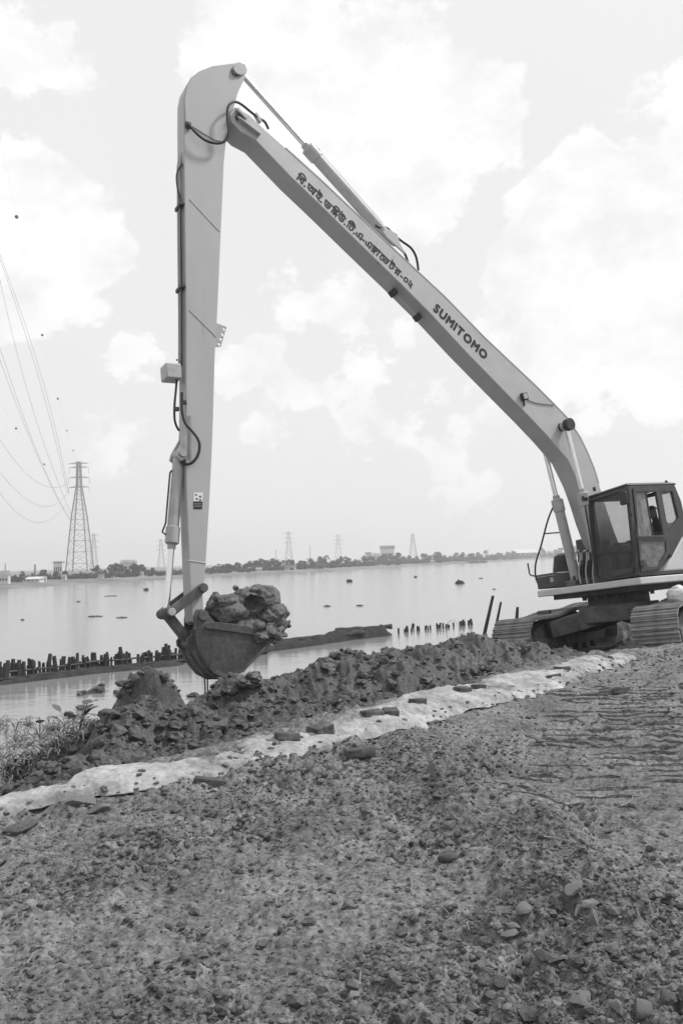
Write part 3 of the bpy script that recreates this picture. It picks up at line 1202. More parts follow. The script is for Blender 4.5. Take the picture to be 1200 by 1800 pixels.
for t in (0.34, -0.34):
    hydraulic('lift_cylinder', (0.73, t, 1.30), (1.15, t, 4.31), 0.56, 0.10, 0.05, hose=False)
mb = MB()
mb.cyl((1.15, -0.46, 4.31), (1.15, 0.46, 4.31), 0.085, 18)
mb.cyl((1.15, 0.36, 4.31), (1.15, 0.47, 4.31), 0.12, 18)
mb.cyl((1.15, -0.36, 4.31), (1.15, -0.47, 4.31), 0.12, 18)
mb.build('boom_pin', M_BLACK, ex)
a, b = P3(684, 421, 0.0), P3(419, 124, 0.0)
hydraulic('arm_cylinder', a, b, 0.565, 0.105, 0.048)
# bracket that carries the foot of the arm cylinder on the boom
for t in (-0.13, 0.13):
    mb = MB()
    pts = [on_t(x, y, 0.0) for x, y in ((664, 412), (676, 410), (690, 418), (694, 432), (704, 452), (672, 424))]
    mb.prism(pts, t - 0.02, t + 0.02)
    mb.build('cylinder_bracket', M_PAINT, boom, bevel=0.006)
for hp in ([(660, 396), (668, 400), (680, 401), (692, 413), (706, 424), (722, 436), (731, 452), (735, 475)], [(690, 430), (700, 434), (711, 446), (717, 462)]):
    mb = MB()
    mb.tube(smooth_path([P3(x, y, 0.08) for x, y in hp], 6), 0.022, 8)
    mb.build('hose', M_RUBBER, boom)
a, b = P3(315, 800, 0.0), P3(292, 1078, 0.0)
hydraulic('bucket_cylinder', a, b, 0.575, 0.085, 0.045, hose=True)
mb = MB()
cb = [on_t(x, y, 0.0) for x, y in ((322, 735), (320, 770), (306, 795), (303, 806), (312, 814), (322, 810), (331, 820), (331, 735))]
for t in (-0.13, 0.13):
    mb.prism(cb, t - 0.02, t + 0.02)
mb.build('cylinder_bracket', M_ARMPAINT, arm, bevel=0.006)
p = P3(315, 801, 0.0)
mb = MB()
mb.cyl((p.x, -0.19, p.z), (p.x, 0.19, p.z), 0.055, 16)
mb.build('pin', M_CYL, arm)

# --- bucket linkage
link_top, link_arm, link_bkt, bpin = P3(292, 1078, 0.0), P3(347, 1036, 0.0), P3(332, 1129, 0.0), P3(347, 1084, 0.0)


def link_plate(name, a, b, t, ra, rb, th, mat, par):
    mbx = MB()
    a2, b2 = (a.x, a.z), (b.x, b.z)
    an = math.atan2(b.z - a.z, b.x - a.x)
    w = min(ra, rb) * 0.72
    poly = arc(a2, ra, an + math.pi / 2 - .25, an + 3 * math.pi / 2 + .25, 10) + arc(b2, rb, an - math.pi / 2 - .25 + 0.5, an + math.pi / 2 + .25 - 0.5, 10)
    mbx.prism(poly, t - th / 2, t + th / 2)
    return mbx.build(name, mat, par, bevel=0.008)


for t in (-0.205, 0.205):
    link_plate('guide_link', link_top, link_arm, t, 0.07, 0.07, 0.05, M_STEEL, ex)
mb = MB()
d = (link_bkt - link_top)
mb.bar(link_top, link_bkt, 0.12, 0.16, (0, 1, 0))
mb.cyl(link_bkt + Vector((0, -.13, 0)), link_bkt + Vector((0, .13, 0)), 0.08, 18)
mb.cyl(link_top + Vector((0, -.16, 0)), link_top + Vector((0, .16, 0)), 0.08, 18)
mb.build('push_link', M_STEEL, ex, bevel=0.015)
for p, w, rr in ((link_top, .27, .055), (link_arm, .27, .065), (link_bkt, .22, .05), (bpin, .26, .075)):
    mb = MB()
    mb.cyl(p + Vector((0, -w, 0)), p + Vector((0, w, 0)), rr, 18)
    mb.build('link_pin', M_STEEL if p is not link_top else M_CYL, ex, bevel=0.008)

# --- bucket
HB = 0.36
prof_px = [(344, 1106), (346, 1130), (352, 1147), (363, 1166), (377, 1183), (393, 1191), (410, 1190), (428, 1180), (452, 1156), (475, 1133), (505, 1099)]
prof = [on_t(x, y, HB) for x, y in prof_px]
side = prof + [on_t(x, y, HB) for x, y in ((480, 1107), (451, 1103), (405, 1096), (372, 1093), (356, 1098))]
bucket = empty('bucket', None)
bucket.parent = ex
for sg in (1, -1):
    mb = MB()
    mb.prism(side, sg * HB, sg * (HB - 0.03))
    mb.build('side_plate', M_BUCKET, bucket, bevel=0.006)
    mb = MB()                                           # wear strip along the side edge
    for i in range(4, 10):
        a_, b_ = prof[i], prof[i + 1]
        cx, cz = on_t(410, 1130, HB)
        ia = (a_[0] + (cx - a_[0]) * 0.10, a_[1] + (cz - a_[1]) * 0.10)
        ib = (b_[0] + (cx - b_[0]) * 0.10, b_[1] + (cz - b_[1]) * 0.10)
        mb.prism([a_, b_, ib, ia], sg * HB, sg * (HB + 0.014))
    mb.build('wear_strip', M_STEEL, bucket)
    mb = MB()                                           # reinforcing rib on the side plate
    a_, b_ = on_t(360, 1103, HB), on_t(470, 1118, HB)
    mb.bar((a_[0], sg * (HB + .008), a_[1]), (b_[0], sg * (HB + .008), b_[1]), 0.02, 0.05, (0, 1, 0))
    mb.build('side_rib', M_BUCKET, bucket)
mb = MB()
vs, fs = [], []
for i, (s, z) in enumerate(prof):
    cx, cz = on_t(410, 1130, HB)
    n_ = Vector((s - cx, z - cz)).normalized()
    for t, k in ((HB + 0.006, 0), (-HB - 0.006, 0), (-HB - 0.006, 1), (HB + 0.006, 1)):
        vs.append((s - n_.x * 0.025 * k + n_.x * 0.004, t, z - n_.y * 0.025 * k + n_.y * 0.004))
for i in range(len(prof) - 1):
    o_ = i * 4
    for k in range(4):
        k2 = (k + 1) % 4
        fs.append((o_ + k, o_ + k2, o_ + 4 + k2, o_ + 4 + k))
fs += [(3, 2, 1, 0), tuple(len(prof) * 4 - 4 + k for k in range(4))]
mb.add(vs, fs)
mb.build('shell', M_BUCKET, bucket)
for t in (-0.24, 0.0, 0.24):                            # wear bars under the shell
    mb = MB()
    for i in range(1, 8):
        a_, b_ = prof[i], prof[i + 1]
        mb.bar((a_[0], t, a_[1]), (b_[0], t, b_[1]), 0.05, 0.045, (0, 1, 0)) if False else mb.cyl((a_[0], t, a_[1]), (b_[0], t, b_[1]), 0.026, 8)
    mb.build('wear_bar', M_STEEL, bucket)
for t in (-0.20, 0.20):                                 # hinge ears
    mb = MB()
    mb.prism([on_t(x, y, 0.1) for x, y in ((341, 1072), (352, 1072), (362, 1083), (372, 1094), (372, 1110), (345, 1150), (334, 1143), (324, 1134), (323, 1124), (331, 1117), (337, 1100), (337, 1084))], t - 0.025, t + 0.025)
    mb.build('hinge_ear', M_STEEL, bucket, bevel=0.01)
tipv = prof[-1]
dirv = (Vector(prof[-1]) - Vector(prof[-2])).normalized()
for t in (-0.31, -0.155, 0, 0.155, 0.31):
    mb = MB()
    a_ = Vector((tipv[0] - dirv.x * .05, t, tipv[1] - dirv.y * .05))
    b_ = Vector((tipv[0] + dirv.x * .10, t, tipv[1] + dirv.y * .10))
    mb.tube([a_, b_], [0.045, 0.018], 4, smooth=False)
    mb.build('tooth', M_STEEL, bucket)


# ------------------------------------------------------------------ upper structure: deck, cab, house
SF = 0.96          # plane of the cab front
TIN, TOUT = 0.40, 1.38
DZ = 1.227
upper = MB()
upper.box((-0.62, 0.065, 1.16), (3.16, 2.6, 0.13))
deck = upper.build('deck', M_DECK, ex, bevel=0.02)
mb = MB()
mb.box((-0.5, 0.0, 1.05), (2.6, 1.9, 0.10))
mb.build('deck_underside', M_DARK, deck)
# right front: tool box, step, exhaust cover, rail
mb = MB()
mb.box((0.60, -0.93, 1.40), (0.70, 0.58, 0.30))
tb = mb.build('tool_box', M_CAB, ex, bevel=0.025)
mb = MB()
mb.box((0.953, -0.78, 1.41), (0.012, 0.09, 0.09))
mb.box((0.953, -0.93, 1.50), (0.008, 0.50, 0.012))
mb.build('box_latch', M_CYL, tb)
mb = MB()
mb.tube([(0.3, -1.0, 1.55), (0.3, -1.0, 1.62), (0.3, -1.0, 1.9), (0.3, -1.0, 1.95)], [0.26, 0.26, 0.20, 0.12], 18)
mb.build('filter_cover', M_BLACK, ex)
mb = MB()
mb.box((-0.15, -0.62, 1.75), (0.5, 0.40, 0.9))
mb.cyl((0.05, -0.45, 2.1), (0.05, -0.45, 2.28), 0.06, 12)
mb.build('tank', M_CAB, ex, bevel=0.03)
mb = MB()


def sp(px, py):
    t, z = on_s(px, py, 0.92)
    return Vector((0.92, t, z))


mb.tube(smooth_path([sp(972, 890), sp(962, 915), sp(950, 960), sp(941, 990), sp(941, 1015), sp(948, 1032)], 5), 0.018, 8)
mb.tube([sp(956, 938), sp(984, 936)], 0.014, 8)
mb.tube(smooth_path([sp(927, 990), sp(929, 1002), sp(932, 1011), sp(946, 1013)], 4), 0.016, 8)
mb.build('handrail', M_BLACK, ex)
# swing bearing and machine frame at the foot of the boom
mb = MB()
for t in (-0.30, 0.30):
    mb.prism([(0.95, 1.18), (0.85, 1.42), (0.2, 1.98), (-0.25, 1.98), (-0.5, 1.2)], t - 0.025, t + 0.025)
mb.build('boom_mount', M_CAB, ex, bevel=0.01)
mb = MB()
mb.cyl((0.73, -0.5, 1.30), (0.73, 0.47, 1.30), 0.07, 16)
mb.box((0.80, -0.34, 1.26), (0.25, 0.28, 0.16))
mb.box((0.80, 0.34, 1.26), (0.25, 0.2, 0.16))
mb.build('cylinder_mount', M_STEEL, ex, bevel=0.02)
for k in range(5):
    mb = MB()
    x0 = 1012 + k * 6
    mb.tube(smooth_path([sp(x0 - 2, 985 + 3 * (k % 2)), sp(x0 - 1, 972), sp(x0 + 4, 968), sp(x0 + 7, 978), sp(x0 + 5, 1005), sp(x0 + 8, 1026)], 5), 0.017, 8)
    mb.build('hose', M_RUBBER if k % 2 else M_CYL, ex)
# house and counterweight behind the cab
hs = [on_t(x, y, TOUT) for x, y in ((1168, 1004), (1178, 985), (1200, 946), (1203, 940))]
mb = MB()
mb.prism([hs[0], hs[1], hs[2], (hs[2][0] - 0.35, hs[2][1] + 0.18), (-2.15, hs[2][1] + 0.18), (-2.15, hs[0][1])], -1.2, TOUT - 0.02)
mb.build('engine_cover', M_DECK, ex, bevel=0.03)
hs2 = [on_t(x, y, TOUT) for x, y in ((1174, 940), (1186, 926), (1200, 914), (1200, 944), (1182, 980), (1177, 972))]
mb = MB()
mb.prism(hs2, TOUT - 0.5, TOUT - 0.03)
mb.build('side_cover', M_CAB, ex, bevel=0.015)
mb = MB()
mb.prism([(-2.1, 1.1), (-2.1, 2.1), (-2.5, 2.15), (-2.75, 1.95), (-2.8, 1.35), (-2.6, 1.1)], -1.3, 1.3)
mb.build('counterweight', M_DECK, ex, bevel=0.05)

# --- cab
cab = empty('cab')
cab.parent = ex
ft = {k: on_s(x, y, SF) for k, (x, y) in dict(tr=(1031, 878), tl=(1103, 855), bl=(1119, 1012), br=(1045, 1024), sr=(1038, 977), sl=(1112, 966)).items()}


def fpt(k):
    return Vector((SF, ft[k][0], ft[k][1]))


def spt(px, py, t=TOUT):
    return P3(px, py, t)


ROOFZ = on_t(1108, 852, TOUT)[1]
floor_z = on_t(1123, 1011, TOUT)[1]
# front frame: rounded windshield opening cut from one plate
outer2 = [ft['br'], ft['bl'], ft['tl'], ft['tr']]


def inset_round(q, d, r, n=6):
    """rounded polygon inside the quadrilateral q"""
    c = Vector((sum(p[0] for p in q) / 4, sum(p[1] for p in q) / 4))
    pts = []
    m_ = len(q)
    for i in range(m_):
        p0, p1, p2 = Vector(q[i - 1]), Vector(q[i]), Vector(q[(i + 1) % m_])
        e0, e1 = (p0 - p1).normalized(), (p2 - p1).normalized()
        bis = (e0 + e1).normalized()
        sn = abs(e0.x * e1.y - e0.y * e1.x)
        cen = p1 + bis * ((d + r) / max(0.3, abs(bis.x * e0.y - bis.y * e0.x)))
        a0 = -e1.orthogonal() if (-e1.orthogonal()).dot(p1 - cen) > 0 else e1.orthogonal()
        n0 = Vector((-e0.y, e0.x))
        n0 = n0 if n0.dot(p1 - cen) > 0 else -n0
        n1 = Vector((-e1.y, e1.x))
        n1 = n1 if n1.dot(p1 - cen) > 0 else -n1
        for k in range(n + 1):
            t = k / n
            v = (n0 * (1 - t) + n1 * t).normalized()
            pts.append(tuple(cen + v * r))
    return pts


def frame_plate(name, outer, holes, axis, pos, thick, mat, par, bevel=0.008):
    """plate with openings in the plane axis = pos; outlines are (other, z)"""
    cu = bpy.data.curves.new('fill', 'CURVE')
    cu.dimensions = '2D'
    cu.fill_mode = 'BOTH'
    for lp_ in [outer] + holes:
        sp_ = cu.splines.new('POLY')
        sp_.points.add(len(lp_) - 1)
        sp_.points.foreach_set('co', [c for q in lp_ for c in (q[0], q[1], 0, 1)])
        sp_.use_cyclic_u = True
    ob_ = bpy.data.objects.new('fill', cu)
    COL.objects.link(ob_)
    fm = bpy.data.meshes.new_from_object(ob_.evaluated_get(bpy.context.evaluated_depsgraph_get()))
    bmx = bmesh.new()
    bmx.from_mesh(fm)
    bpy.data.meshes.remove(fm)
    bpy.data.objects.remove(ob_)
    bpy.data.curves.remove(cu)
    bmesh.ops.remove_doubles(bmx, verts=bmx.verts[:], dist=1e-5)
    for v_ in bmx.verts:
        v_.co = (pos, v_.co.x, v_.co.y) if axis == 's' else (v_.co.x, pos, v_.co.y)
    r_ = bmesh.ops.extrude_face_region(bmx, geom=bmx.faces[:])
    vec = (-thick, 0, 0) if axis == 's' else (0, -thick, 0)
    bmesh.ops.translate(bmx, vec=vec, verts=[g for g in r_['geom'] if isinstance(g, bmesh.types.BMVert)])
    bmesh.ops.recalc_face_normals(bmx, faces=bmx.faces[:])
    me_ = bpy.data.meshes.new(name)
    bmx.to_mesh(me_)
    bmx.free()
    me_.materials.append(mat)
    o_ = bpy.data.objects.new(name, me_)
    COL.objects.link(o_)
    o_.parent = par
    if bevel:
        b_ = o_.modifiers.new('bevel', 'BEVEL')
        b_.width = bevel
        b_.segments = 2
        b_.limit_method = 'ANGLE'
        b_.angle_limit = rad(50)
    return o_


def pane(name, poly, axis, pos, mat, par, thick=0.006):
    mbx = MB()
    if axis == 't':
        mbx.prism(poly, pos, pos + thick)
    else:
        n = len(poly)
        vs_ = [(pos, p[0], p[1]) for p in poly] + [(pos + thick, p[0], p[1]) for p in poly]
        fs_ = [tuple(range(n)), tuple(reversed(range(n, 2 * n)))] + [(i, i + n, (i + 1) % n + n, (i + 1) % n) for i in range(n)]
        mbx.add(vs_, fs_)
    return mbx.build(name, mat, par)


ws_hole = inset_round(outer2, 0.05, 0.10)
ff = frame_plate('front_frame', outer2, [ws_hole], 's', SF, 0.07, M_CAB, cab)
ws = pane('windshield', ws_hole, 's', SF - 0.035, M_GLASS, cab)
mb = MB()
mb.bar(fpt('sr') + Vector((-.01, .05, 0)), fpt('sl') + Vector((-.01, -.05, 0)), 0.03, 0.028)
mb.build('glazing_bar', M_BLACK, ws)
mb = MB()                                               # thin rubber seal round the windshield
mb.tube([(SF + 0.004, p[0], p[1]) for p in ws_hole + ws_hole[:1]], 0.013, 6)
mb.build('seal', M_BLACK, ws)
# left side: frame with door and quarter window openings
A0, A1 = on_t(1106, 854, TOUT), on_t(1123, 1011, TOUT)
RT = on_t(1185, 853, TOUT)
side_outer = [A1, on_t(1158, 1004, TOUT), on_t(1180, 966, TOUT), on_t(1200, 940, TOUT), on_t(1204, 915, TOUT), on_t(1196, 880, TOUT), RT, A0]
door_px = [(1110, 859), (1155, 859), (1163, 905), (1175, 968), (1157, 1000), (1124, 1006)]
door_op = [on_t(x, y, TOUT) for x, y in door_px]
qw_px = [(1162, 865), (1181, 864), (1192, 910), (1184, 922), (1174, 933)]
qw = [on_t(x, y, TOUT) for x, y in qw_px]
frame_plate('side_frame', side_outer, [door_op, qw], 't', TOUT, 0.07, M_CAB, cab)
pane('quarter_window', qw, 't', TOUT - 0.035, M_GLASS, cab)
RS_ = on_t(1197, 893, TOUT)[0]
# right side (towards the boom) and rear, partly glazed
rs_out = [(SF - 0.07, floor_z), (RS_, floor_z), (RS_, ROOFZ - 0.03), (SF - 0.07, ROOFZ - 0.06)]
rs_hole = inset_round([(SF - 0.12, floor_z + 0.62), (RS_ + 0.05, floor_z + 0.62), (RS_ + 0.05, ROOFZ - 0.09), (SF - 0.12, ROOFZ - 0.12)], 0.03, 0.05)
frame_plate('side_frame', rs_out, [rs_hole], 't', TIN + 0.06, 0.05, M_CAB, cab)
pane('side_window', rs_hole, 't', TIN + 0.03, M_GLASS, cab)
rr_out = [(TIN + 0.01, floor_z), (TOUT - 0.07, floor_z), (TOUT - 0.07, ROOFZ - 0.03), (TIN + 0.01, ROOFZ - 0.03)]
rr_hole = inset_round([(TIN + 0.05, floor_z + 0.5), (TOUT - 0.09, floor_z + 0.5), (TOUT - 0.09, ROOFZ - 0.1), (TIN + 0.05, ROOFZ - 0.1)], 0.01, 0.03)
frame_plate('rear_frame', rr_out, [rr_hole], 's', RS_ + 0.03, 0.05, M_CAB, cab)
pane('rear_window', rr_hole, 's', RS_, M_GLASS, cab)
# roof, a slightly crowned slab with rounded rim
mb = MB()
z0 = ROOFZ
rf = [(SF - 0.01, TIN, ft['tr'][1] + 0.02), (SF - 0.01, TOUT, ft['tl'][1] + 0.02), (RT[0] - 0.05, TOUT, RT[1] + 0.01), (RS_ - 0.02, TIN, RT[1] - 0.03)]
cen = ((SF + RT[0]) / 2, (TIN + TOUT) / 2, z0 + 0.09)
vs = [Vector(p) for p in rf]
vs += [Vector(p) + Vector((0, 0, 0.035)) for p in rf]
ctr = Vector(cen)
vs += [(Vector(p) + (ctr - Vector(p)) * 0.16) for p in rf]
for i in range(8, 12):
    vs[i].z = vs[i - 8].z + 0.065
mb.add(vs, [(3, 2, 1, 0)] + [(i, (i + 1) % 4, (i + 1) % 4 + 4, i + 4) for i in range(4)] + [(i + 4, (i + 1) % 4 + 4, (i + 1) % 4 + 8, i + 8) for i in range(4)] + [(8, 9, 10, 11)])
roof = mb.build('roof', M_CAB, cab, bevel=0.02)
mb = MB()
mb.cyl((SF - 0.1, TIN + 0.15, z0 + 0.05), (SF - 0.1, TIN + 0.15, z0 + 0.12), 0.03, 10)
mb.build('roof_bolt', M_BLACK, roof)
mb = MB()
mb.cyl((RT[0] + 0.1, TOUT - 0.1, z0 + 0.04), (RT[0] + 0.1, TOUT - 0.1, z0 + 0.11), 0.025, 10)
mb.build('roof_bolt', M_BLACK, roof)
mb = MB()
mb.box((-0.0 + (SF + RT[0]) / 2, (TIN + TOUT) / 2, floor_z + 0.01), (SF - RT[0] - 0.05, TOUT - TIN - 0.05, 0.05))
mb.build('floor_pan', M_CAB, cab)
# door
door = frame_plate('door', [(a_ + (0.01 if a_ < 0.5 else -0.01), z_) for a_, z_ in door_op],
                   [[on_t(x, y, TOUT) for x, y in ((1115, 865), (1151, 865), (1164, 941), (1117, 942))],
                    [on_t(x, y, TOUT) for x, y in ((1125, 951), (1168, 951), (1169, 970), (1155, 995), (1138, 996), (1131, 984), (1125, 982))]],
                   't', TOUT + 0.02, 0.05, M_CAB, cab)
pane('door_window', [on_t(x, y, TOUT) for x, y in ((1115, 865), (1134, 865), (1147, 942), (1117, 942))], 't', TOUT - 0.01, M_GREYGLASS, door)
pane('door_window', [on_t(x, y, TOUT) for x, y in ((1125, 951), (1168, 951), (1169, 970), (1155, 995), (1138, 996), (1131, 984), (1125, 982))], 't', TOUT - 0.012, M_GREYGLASS, door)
mb = MB()
a_ = spt(1127, 990, TOUT + 0.035)
mb.box((a_.x, a_.y, a_.z), (0.10, 0.03, 0.13))
mb.build('handle', M_BLACK, door, bevel=0.01)
mb = MB()
mb.bar(spt(1134, 866, TOUT), spt(1147, 941, TOUT), 0.025, 0.02, (0, 1, 0))
mb.build('sash', M_BLACK, door)
mb = MB()
mb.bar(spt(1116, 946, TOUT + .023), spt(1166, 945, TOUT + .023), 0.012, 0.03, (0, 0, 1))
mb.build('rubbing_strip', M_BLACK, door)
for (x, y) in ((1109, 905), (1113, 955), (1121, 1000)):
    p = spt(x, y, TOUT + 0.03)
    mb = MB()
    mb.cyl(p + Vector((0, 0, -.035)), p + Vector((0, 0, .035)), 0.02, 10)
    mb.build('hinge', M_DARK, cab)
# mirror on the front left pillar, wiper
p = spt(1098, 873, TOUT)
mb = MB()
mb.box((SF + 0.06, TOUT - 0.05, p.z - 0.02), (0.07, 0.16, 0.24))
mb.build('mirror', M_BLACK, cab, bevel=0.02)
mb = MB()
mb.tube([(SF + 0.02, TOUT - 0.01, p.z + 0.12), (SF + 0.06, TOUT - 0.02, p.z + 0.12), (SF + 0.07, TOUT - 0.04, p.z)], 0.012, 6)
mb.build('mirror_arm', M_BLACK, cab)
mb = MB()
mb.cyl(Vector((SF + 0.03, TIN + 0.02, ft['tr'][1] + 0.02)), Vector((SF + 0.10, TIN + 0.02, ft['tr'][1] + 0.02)), 0.05, 12)
mb.build('cab_lamp', M_BLACK, cab)
mb = MB()
mb.tube([(SF + 0.02, TIN + 0.02, ft['tr'][1] - 0.1), (SF + 0.05, TIN + 0.0, ft['tr'][1] - 0.12), (SF + 0.05, TIN + 0.02, ft['br'][1] + 0.15), (SF + 0.02, TIN + 0.05, ft['br'][1] + 0.12)], 0.014, 8)
mb.build('grab_bar', M_BLACK, cab)
# inside: seat, console, levers
mb = MB()
mb.box((-0.10, 0.95, floor_z + 0.30), (0.5, 0.5, 0.16))
mb.box((-0.12, 0.95, floor_z + 0.14), (0.35, 0.35, 0.24))
mb.box((-0.44, 0.95, floor_z + 0.62), (0.12, 0.46, 0.56), Matrix.Rotation(rad(-10), 3, 'Y'))
mb.build('seat', M_BLACK, cab, bevel=0.04)
for t in (0.58, 1.22):
    mb = MB()
    mb.box((0.2, t, floor_z + 0.38), (0.62, 0.12, 0.24))
    mb.cyl((0.42, t, floor_z + 0.5), (0.47, t, floor_z + 0.68), 0.018, 8)
    mb.build('control_console', M_BLACK, cab, bevel=0.02)
mb = MB()
mb.box((0.72, 0.52, floor_z + 0.4), (0.10, 0.14, 0.7))
mb.box((0.74, 0.9, floor_z + 0.10), (0.18, 0.5, 0.12))
mb.build('dashboard', M_DARK, cab, bevel=0.02)

# ------------------------------------------------------------------ undercarriage
under = empty('undercarriage')
under.parent = ex
under.rotation_euler = (0, 0, TRACK_TURN)
under.scale = (1.08, 1.05, 1.17)
under.location = (0, 0, -0.165)
mb = MB()
mb.tube([(0, 0, 0.97), (0, 0, 1.01)], 0.66, 40)
mb.tube([(0, 0, 0.80), (0, 0, 0.98)], 0.56, 40)
mb.build('slew_ring', M_DARK, under)
for k in range(20):
    an = 2 * math.pi * k / 20
    mb = MB()
    mb.cyl((0.63 * math.cos(an), 0.63 * math.sin(an), 0.93), (0.63 * math.cos(an), 0.63 * math.sin(an), 0.975), 0.022, 6)
    mb.build('slew_bolt', M_STEEL, under)
GA = 1.25
mb = MB()
mb.box((0, 0, 0.68), (1.3, 1.1, 0.28))
for sx in (1, -1):
    for sy in (1, -1):
        mb.bar((0.2 * sx, 0.25 * sy, 0.66), (1.0 * sx, 1.05 * sy, 0.50), 0.36, 0.28)
mb.build('centre_frame', M_STEEL, under, bevel=0.02)
TR_L, TR_R = 1.78, 0.40                  # half distance between wheels, wheel radius to the chain


FR_R, FR_Z = 0.31, 0.38                  # the front idler is smaller and sits lower


def track_loop(n):
    """evenly spaced points and tangents along the chain: top run, front idler, ground run, rear sprocket"""
    pts = []
    for q in range(41):
        t_ = q / 40
        sag = 0.035 * math.sin(2 * math.pi * t_) ** 2
        pts.append((-TR_L + 2 * TR_L * t_, (0.47 + TR_R) * (1 - t_) + (FR_Z + FR_R) * t_ - sag))
    for q in range(1, 25):
        th_ = math.pi / 2 - math.pi * q / 24
        pts.append((TR_L + FR_R * math.cos(th_), FR_Z + FR_R * math.sin(th_)))
    for q in range(1, 41):
        pts.append((TR_L - 2 * TR_L * q / 40, 0.07))
    for q in range(1, 24):
        th_ = -math.pi / 2 - math.pi * q / 24
        pts.append((-TR_L + TR_R * math.cos(th_), 0.47 + TR_R * math.sin(th_)))
    P_ = np.array(pts + pts[:1])
    d_ = np.concatenate([[0], np.cumsum(np.linalg.norm(np.diff(P_, axis=0), axis=1))])
    out_ = []
    for k_ in range(n):
        m_ = (k_ + 0.5) / n * d_[-1]
        e_ = 0.05
        lo = [np.interp((m_ - e_) % d_[-1], d_, P_[:, i_]) for i_ in (0, 1)]
        hi = [np.interp((m_ + e_) % d_[-1], d_, P_[:, i_]) for i_ in (0, 1)]
        out_.append((float(np.interp(m_, d_, P_[:, 0])), float(np.interp(m_, d_, P_[:, 1])), math.atan2(hi[1] - lo[1], hi[0] - lo[0])))
    return out_


NSH = 53
SW = 0.37
# one track shoe: plate with three grouser bars
sh = MB()
sh.box((0, 0, 0.012), (0.176, 2 * SW, 0.024))
for x_, h_ in ((-0.068, 0.035), (-0.004, 0.028), (0.06, 0.035)):
    sh.prism([(x_ - 0.016, 0.022), (x_ + 0.016, 0.022), (x_ + 0.008, 0.022 + h_), (x_ - 0.008, 0.022 + h_)], -SW, SW)
shoe0 = None
for sg in (1, -1):
    tr = empty('track')
    tr.parent = under
    tr.location = (0, sg * GA, 0)
    for (s_, z_, an_) in track_loop(NSH):
        if shoe0 is None:
            shoe0 = sh.build('track_shoe', M_SHOE, tr, bevel=0.003)
            so = shoe0
        else:
            so = shoe0.copy()
            COL.objects.link(so)
            so.parent = tr
        so.location = (s_, random.uniform(-.004, .004), z_)
        so.rotation_euler = (0, -an_, 0)
    # side frame, idler, sprocket, rollers
    mb = MB()
    mb.prism([(-1.55, 0.36), (-1.45, 0.66), (-0.6, 0.76), (0.9, 0.66), (1.45, 0.50), (1.5, 0.32)], -0.17, 0.17)
    mb.prism([(-1.5, 0.20), (-1.5, 0.38), (1.45, 0.38), (1.45, 0.20)], -0.21, 0.21)
    mb.build('track_frame', M_STEEL, tr, bevel=0.02)
    for s_, rr, wz in ((TR_L, 0.28, FR_Z), (-TR_L, 0.36, 0.47)):
        mb = MB()
        mb.cyl((s_, -0.06, wz), (s_, 0.06, wz), rr, 28)
        mb.cyl((s_, -0.16, wz), (s_, 0.16, wz), rr - 0.09, 24)
        mb.cyl((s_, -0.22, wz), (s_, 0.22, wz), 0.10, 16)
        mb.build('idler_wheel', M_STEEL, tr, bevel=0.01)
    for k in range(7):
        s_ = -1.3 + k * 0.43
        mb = MB()
        mb.cyl((s_, -0.19, 0.20), (s_, 0.19, 0.20), 0.11, 16)
        mb.build('roller', M_DARK, tr)
    for s_ in (-0.6, 0.6):
        mb = MB()
        mb.cyl((s_, -0.12, 0.77), (s_, 0.12, 0.77), 0.07, 12)
        mb.build('carrier_roller', M_DARK, tr)

# ------------------------------------------------------------------ helpers for things on the bank


def hits(px, py):
    """where pixel rays of the photograph meet the bank or the water"""
    px, py = np.atleast_1d(px).astype(float), np.atleast_1d(py).astype(float)
    D = np.array([list(ray(a_, b_)) for a_, b_ in zip(px, py)])
    D = D / np.linalg.norm(D, axis=1)[:, None]
    ts = np.geomspace(1.6, 60, 420)
    X = D[:, 0, None] * ts
    Y = D[:, 1, None] * ts
    Z = EYE.z + D[:, 2, None] * ts
    H, _ = terrain(X.ravel(), Y.ravel())
    H = np.maximum(H.reshape(X.shape), WATER_Z)
    below = Z < H
    idx = np.where(below.any(1), below.argmax(1), len(ts) - 1)
    r_ = np.arange(len(px))
    return np.stack([X[r_, idx], Y[r_, idx], H[r_, idx]], 1)


def hit(px, py):
    return Vector(hits([px], [py])[0])


_ico = {}


def ico(sub):
    if sub not in _ico:
        bmx = bmesh.new()
        bmesh.ops.create_icosphere(bmx, subdivisions=sub, radius=1.0)
        bmx.verts.ensure_lookup_table()
        _ico[sub] = (np.array([v.co[:] for v in bmx.verts]), np.array([[v.index for v in f.verts] for f in bmx.faces]))
        bmx.free()
    return _ico[sub]


def n3(v, f, seed):
    """cheap lattice-free 3-D noise for lump surfaces"""
    r_ = np.random.RandomState(seed)
    out = np.zeros(len(v))
    amp = 1.0
    for o_ in range(6):
        for _ in range(3):
            k = r_.normal(size=3)
            k = k / np.linalg.norm(k) * f
            out += amp * np.sin(v @ k + r_.rand() * 6.28) / 3
        f *= 2.1
        amp *= 0.6
    return out


def rand_rot(n, rs):
    q = rs.normal(size=(n, 4))
    q /= np.linalg.norm(q, axis=1)[:, None]
    w, x, y, z = q.T
    return np.stack([np.stack([1 - 2 * (y * y + z * z), 2 * (x * y - z * w), 2 * (x * z + y * w)], -1),
                     np.stack([2 * (x * y + z * w), 1 - 2 * (x * x + z * z), 2 * (y * z - x * w)], -1),
                     np.stack([2 * (x * z - y * w), 2 * (y * z + x * w), 1 - 2 * (x * x + y * y)], -1)], 1)


